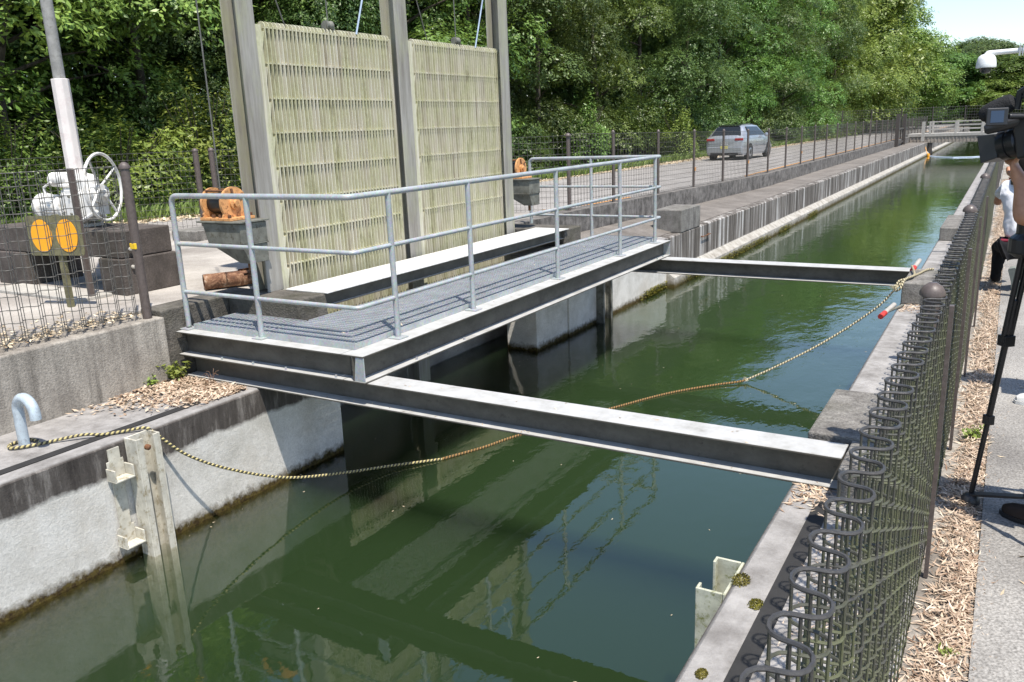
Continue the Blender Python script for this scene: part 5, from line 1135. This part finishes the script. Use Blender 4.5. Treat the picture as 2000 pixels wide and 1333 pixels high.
shoe(Q, (qx-.18, qy-.02, -.354), (qx-.44, qy-.10, -.354), (0, 0, 1), 'shoe_white', 'shoe_white')
shoe(Q, (qx+.18, qy-.05, -.354), (qx+.0, qy-.22, -.354), (0, 0, 1), 'shoe_white', 'shoe_white')

# ------------------------------------------------------------------ tripod and video camera
TR = thing('tripod', 'black video tripod standing on the path beside the right fence', 'tripod', (.09, 4.2, ZC))
ap = Vector((.10, 4.14, .92)); feet = [Vector((-.01, 4.27, -.36)), Vector((.52, 4.55, -.36)), Vector((.42, 3.72, -.36))]
for i, f in enumerate(feet):
    d = f-ap; m1_, m2_ = ap+d*.36, ap+d*.66; s = d.cross(Vector((0, 0, 1))).normalized()*.017
    b = MB(); b.cyl(ap+s+d*.04, m1_+s, .012, 10); b.cyl(ap-s+d*.04, m1_-s, .012, 10); b.bar(m1_-d*.01-s*1.5, m1_-d*.01+s*1.5, .05, .05); b.cyl(ap+d*.2, m2_, .014, 10); b.bar(m2_-s, m2_+s, .04, .045); b.cyl(m2_-d*.05, f+Vector((0, 0, .03)), .012, 10)
    lg = b.build('leg', 'black_metal', TR, smooth=False, bevel=.002)
    b = MB(); b.lathe((f.x, f.y, f.z-.02), [(.03, 0), (.042, .006), (.042, .03), (.025, .05), (.012, .055)], 14); b.build('foot', 'black', lg, smooth=True)
b = MB(); hub = Vector((.25, 4.19, -.26))
for f in feet: b.bar(hub, f+Vector((0, 0, .03)), .045, .012)
b.lathe(hub, [(.05, -.015), (.05, .015)], 14); b.build('spreader', 'black', TR, bevel=.002)
b = MB(); b.lathe(ap, [(.05, -.06), (.075, -.04), (.075, .02), (.05, .04), (.05, .10), (.06, .12), (.06, .15)], 20); b.box(ap.x-.05, ap.x+.06, ap.y-.06, ap.y+.06, ap.z+.15, ap.z+.25); b.box(ap.x-.09, ap.x+.02, ap.y-.05, ap.y+.13, ap.z+.25, ap.z+.275); b.build('head', 'black_metal', TR, bevel=.004)
b = MB(); b.tube([(ap.x+.06, ap.y-.04, ap.z+.2), (ap.x+.2, ap.y-.25, ap.z+.12), (ap.x+.24, ap.y-.35, ap.z+.10)], [.009, .009, .014], 8); b.build('pan_handle', 'black', TR, smooth=True)
V_ = thing('video_camera', 'black shoulder video camera with foam microphone and flip screen on the tripod', 'video camera', (.08, 4.05, 1.2))
cc = Vector((.125, 3.98, 1.385)); SC = 1.38; fw = Vector((-.78, .48, -.22)).normalized(); sd2 = fw.cross(Vector((0, 0, 1))).normalized(); up2 = sd2.cross(fw)
def obox(b, c, lx, ly, lz):
    c = Vector(c); h = lambda i, j, k: c+(fw*lx*i/2+sd2*ly*j/2+up2*lz*k/2)*SC
    b.hexa([h(-1, -1, -1), h(1, -1, -1), h(1, 1, -1), h(-1, 1, -1)], [h(-1, -1, 1), h(1, -1, 1), h(1, 1, 1), h(-1, 1, 1)])
L_ = lambda a, s, u: cc+(fw*a+sd2*s+up2*u)*SC
b = MB(); obox(b, L_(-.02, 0, 0), .20, .085, .12); obox(b, L_(-.04, 0, .072), .15, .06, .03); b.build('body', 'black', V_, bevel=.010)
b = MB(); secs = []
def ringo(a, r, n=24): return [L_(a, r*math.cos(2*math.pi*k/n), r*math.sin(2*math.pi*k/n)-.005) for k in range(n)]
b.loft([ringo(.08, .040), ringo(.085, .046), ringo(.10, .046), ringo(.101, .043), ringo(.112, .043), ringo(.113, .047), ringo(.135, .047), ringo(.136, .044)]); b.build('lens', 'black_metal', V_, smooth=True)
b = MB()   # square lens hood, open front
def sq(a, w, h): return [L_(a, -w, -h-.005), L_(a, w, -h-.005), L_(a, w, h-.005), L_(a, -w, h-.005)]
b.loft([sq(.136, .040, .036), sq(.185, .048, .042), sq(.185, .044, .038), sq(.15, .037, .033)]); b.build('lens_hood', 'black', V_, bevel=.003)
b = MB(); b.loft([ringo(.140, .002), ringo(.141, .040), ringo(.145, .030), ringo(.147, .001)], cap=False); b.build('front_element', 'lens', V_, smooth=True)
b = MB(); b.tube([L_(-.09, 0, .09), L_(-.07, 0, .145), L_(.02, 0, .150), L_(.07, 0, .135), L_(.085, 0, .09)], .014, 10); b.build('top_handle', 'black', V_, smooth=True)
b = MB(); mcb = Vector((-.005, 4.06, 1.515)); mf = Vector((-.82, .25, -.42)).normalized(); b.tube([mcb+mf*t for t in (0, .01, .03, .08, .12, .138, .145)], [.016, .032, .038, .039, .036, .024, .006], 18); b.build('microphone_foam', 'foam', V_, smooth=True)
b = MB(); b.tube([mcb-mf*.13, mcb+mf*.01], .0095, 12); obox(b, mcb-mf*.06+up2*-.02, .03, .03, .06); b.build('microphone', 'black_metal', V_, smooth=True)
b = MB(); fc = L_(.045, -.075, .045)
lc = Vector((-.062, 3.93, 1.452)); ln = Vector((.10, -1, .1)).normalized(); lsx = Vector((1, .10, 0)).normalized(); lsz = lsx.cross(ln)*-1
def lbox(b, c, w, h, t): H_ = lambda i, j, k: c+lsx*w*i/2+lsz*h*j/2+ln*t*k/2; b.hexa([H_(-1, -1, -1), H_(1, -1, -1), H_(1, 1, -1), H_(-1, 1, -1)], [H_(-1, -1, 1), H_(1, -1, 1), H_(1, 1, 1), H_(-1, 1, 1)])
lbox(b, lc, .076, .070, .014); b.cyl(lc+lsx*.04, lc+lsx*.10-ln*.03, .012, 8); lp = b.build('flip_screen', 'black', V_, bevel=.004)
b = MB(); lbox(b, lc+ln*.0078, .046, .046, .001); b.build('screen', 'lcd', lp)
b = MB(); b.tube([(-.105, 4.0, 1.402), (-.095, 4.0, 1.404), (-.03, 4.0, 1.42), (.05, 4.0, 1.44)], [.014, .022, .024, .022], 16); b.build('side_microphone', 'black', V_, smooth=True)
b = MB(); b.tube([L_(-.1, -.03, .06), L_(-.16, -.03, .085), L_(-.20, -.03, .09)], [.02, .022, .03], 14); b.build('eyepiece', 'black', V_, smooth=True)
b = MB(); obox(b, L_(-.15, 0, .0), .06, .07, .09); b.build('battery', 'black', V_, bevel=.006)
b = MB(); b.tube(bez([L_(.03, -.04, .03), L_(.04, -.06, -.05), L_(.0, -.05, -.13), L_(.04, -.05, -.24)], 5), .006, 6); b.build('strap', 'strap', V_, smooth=True)
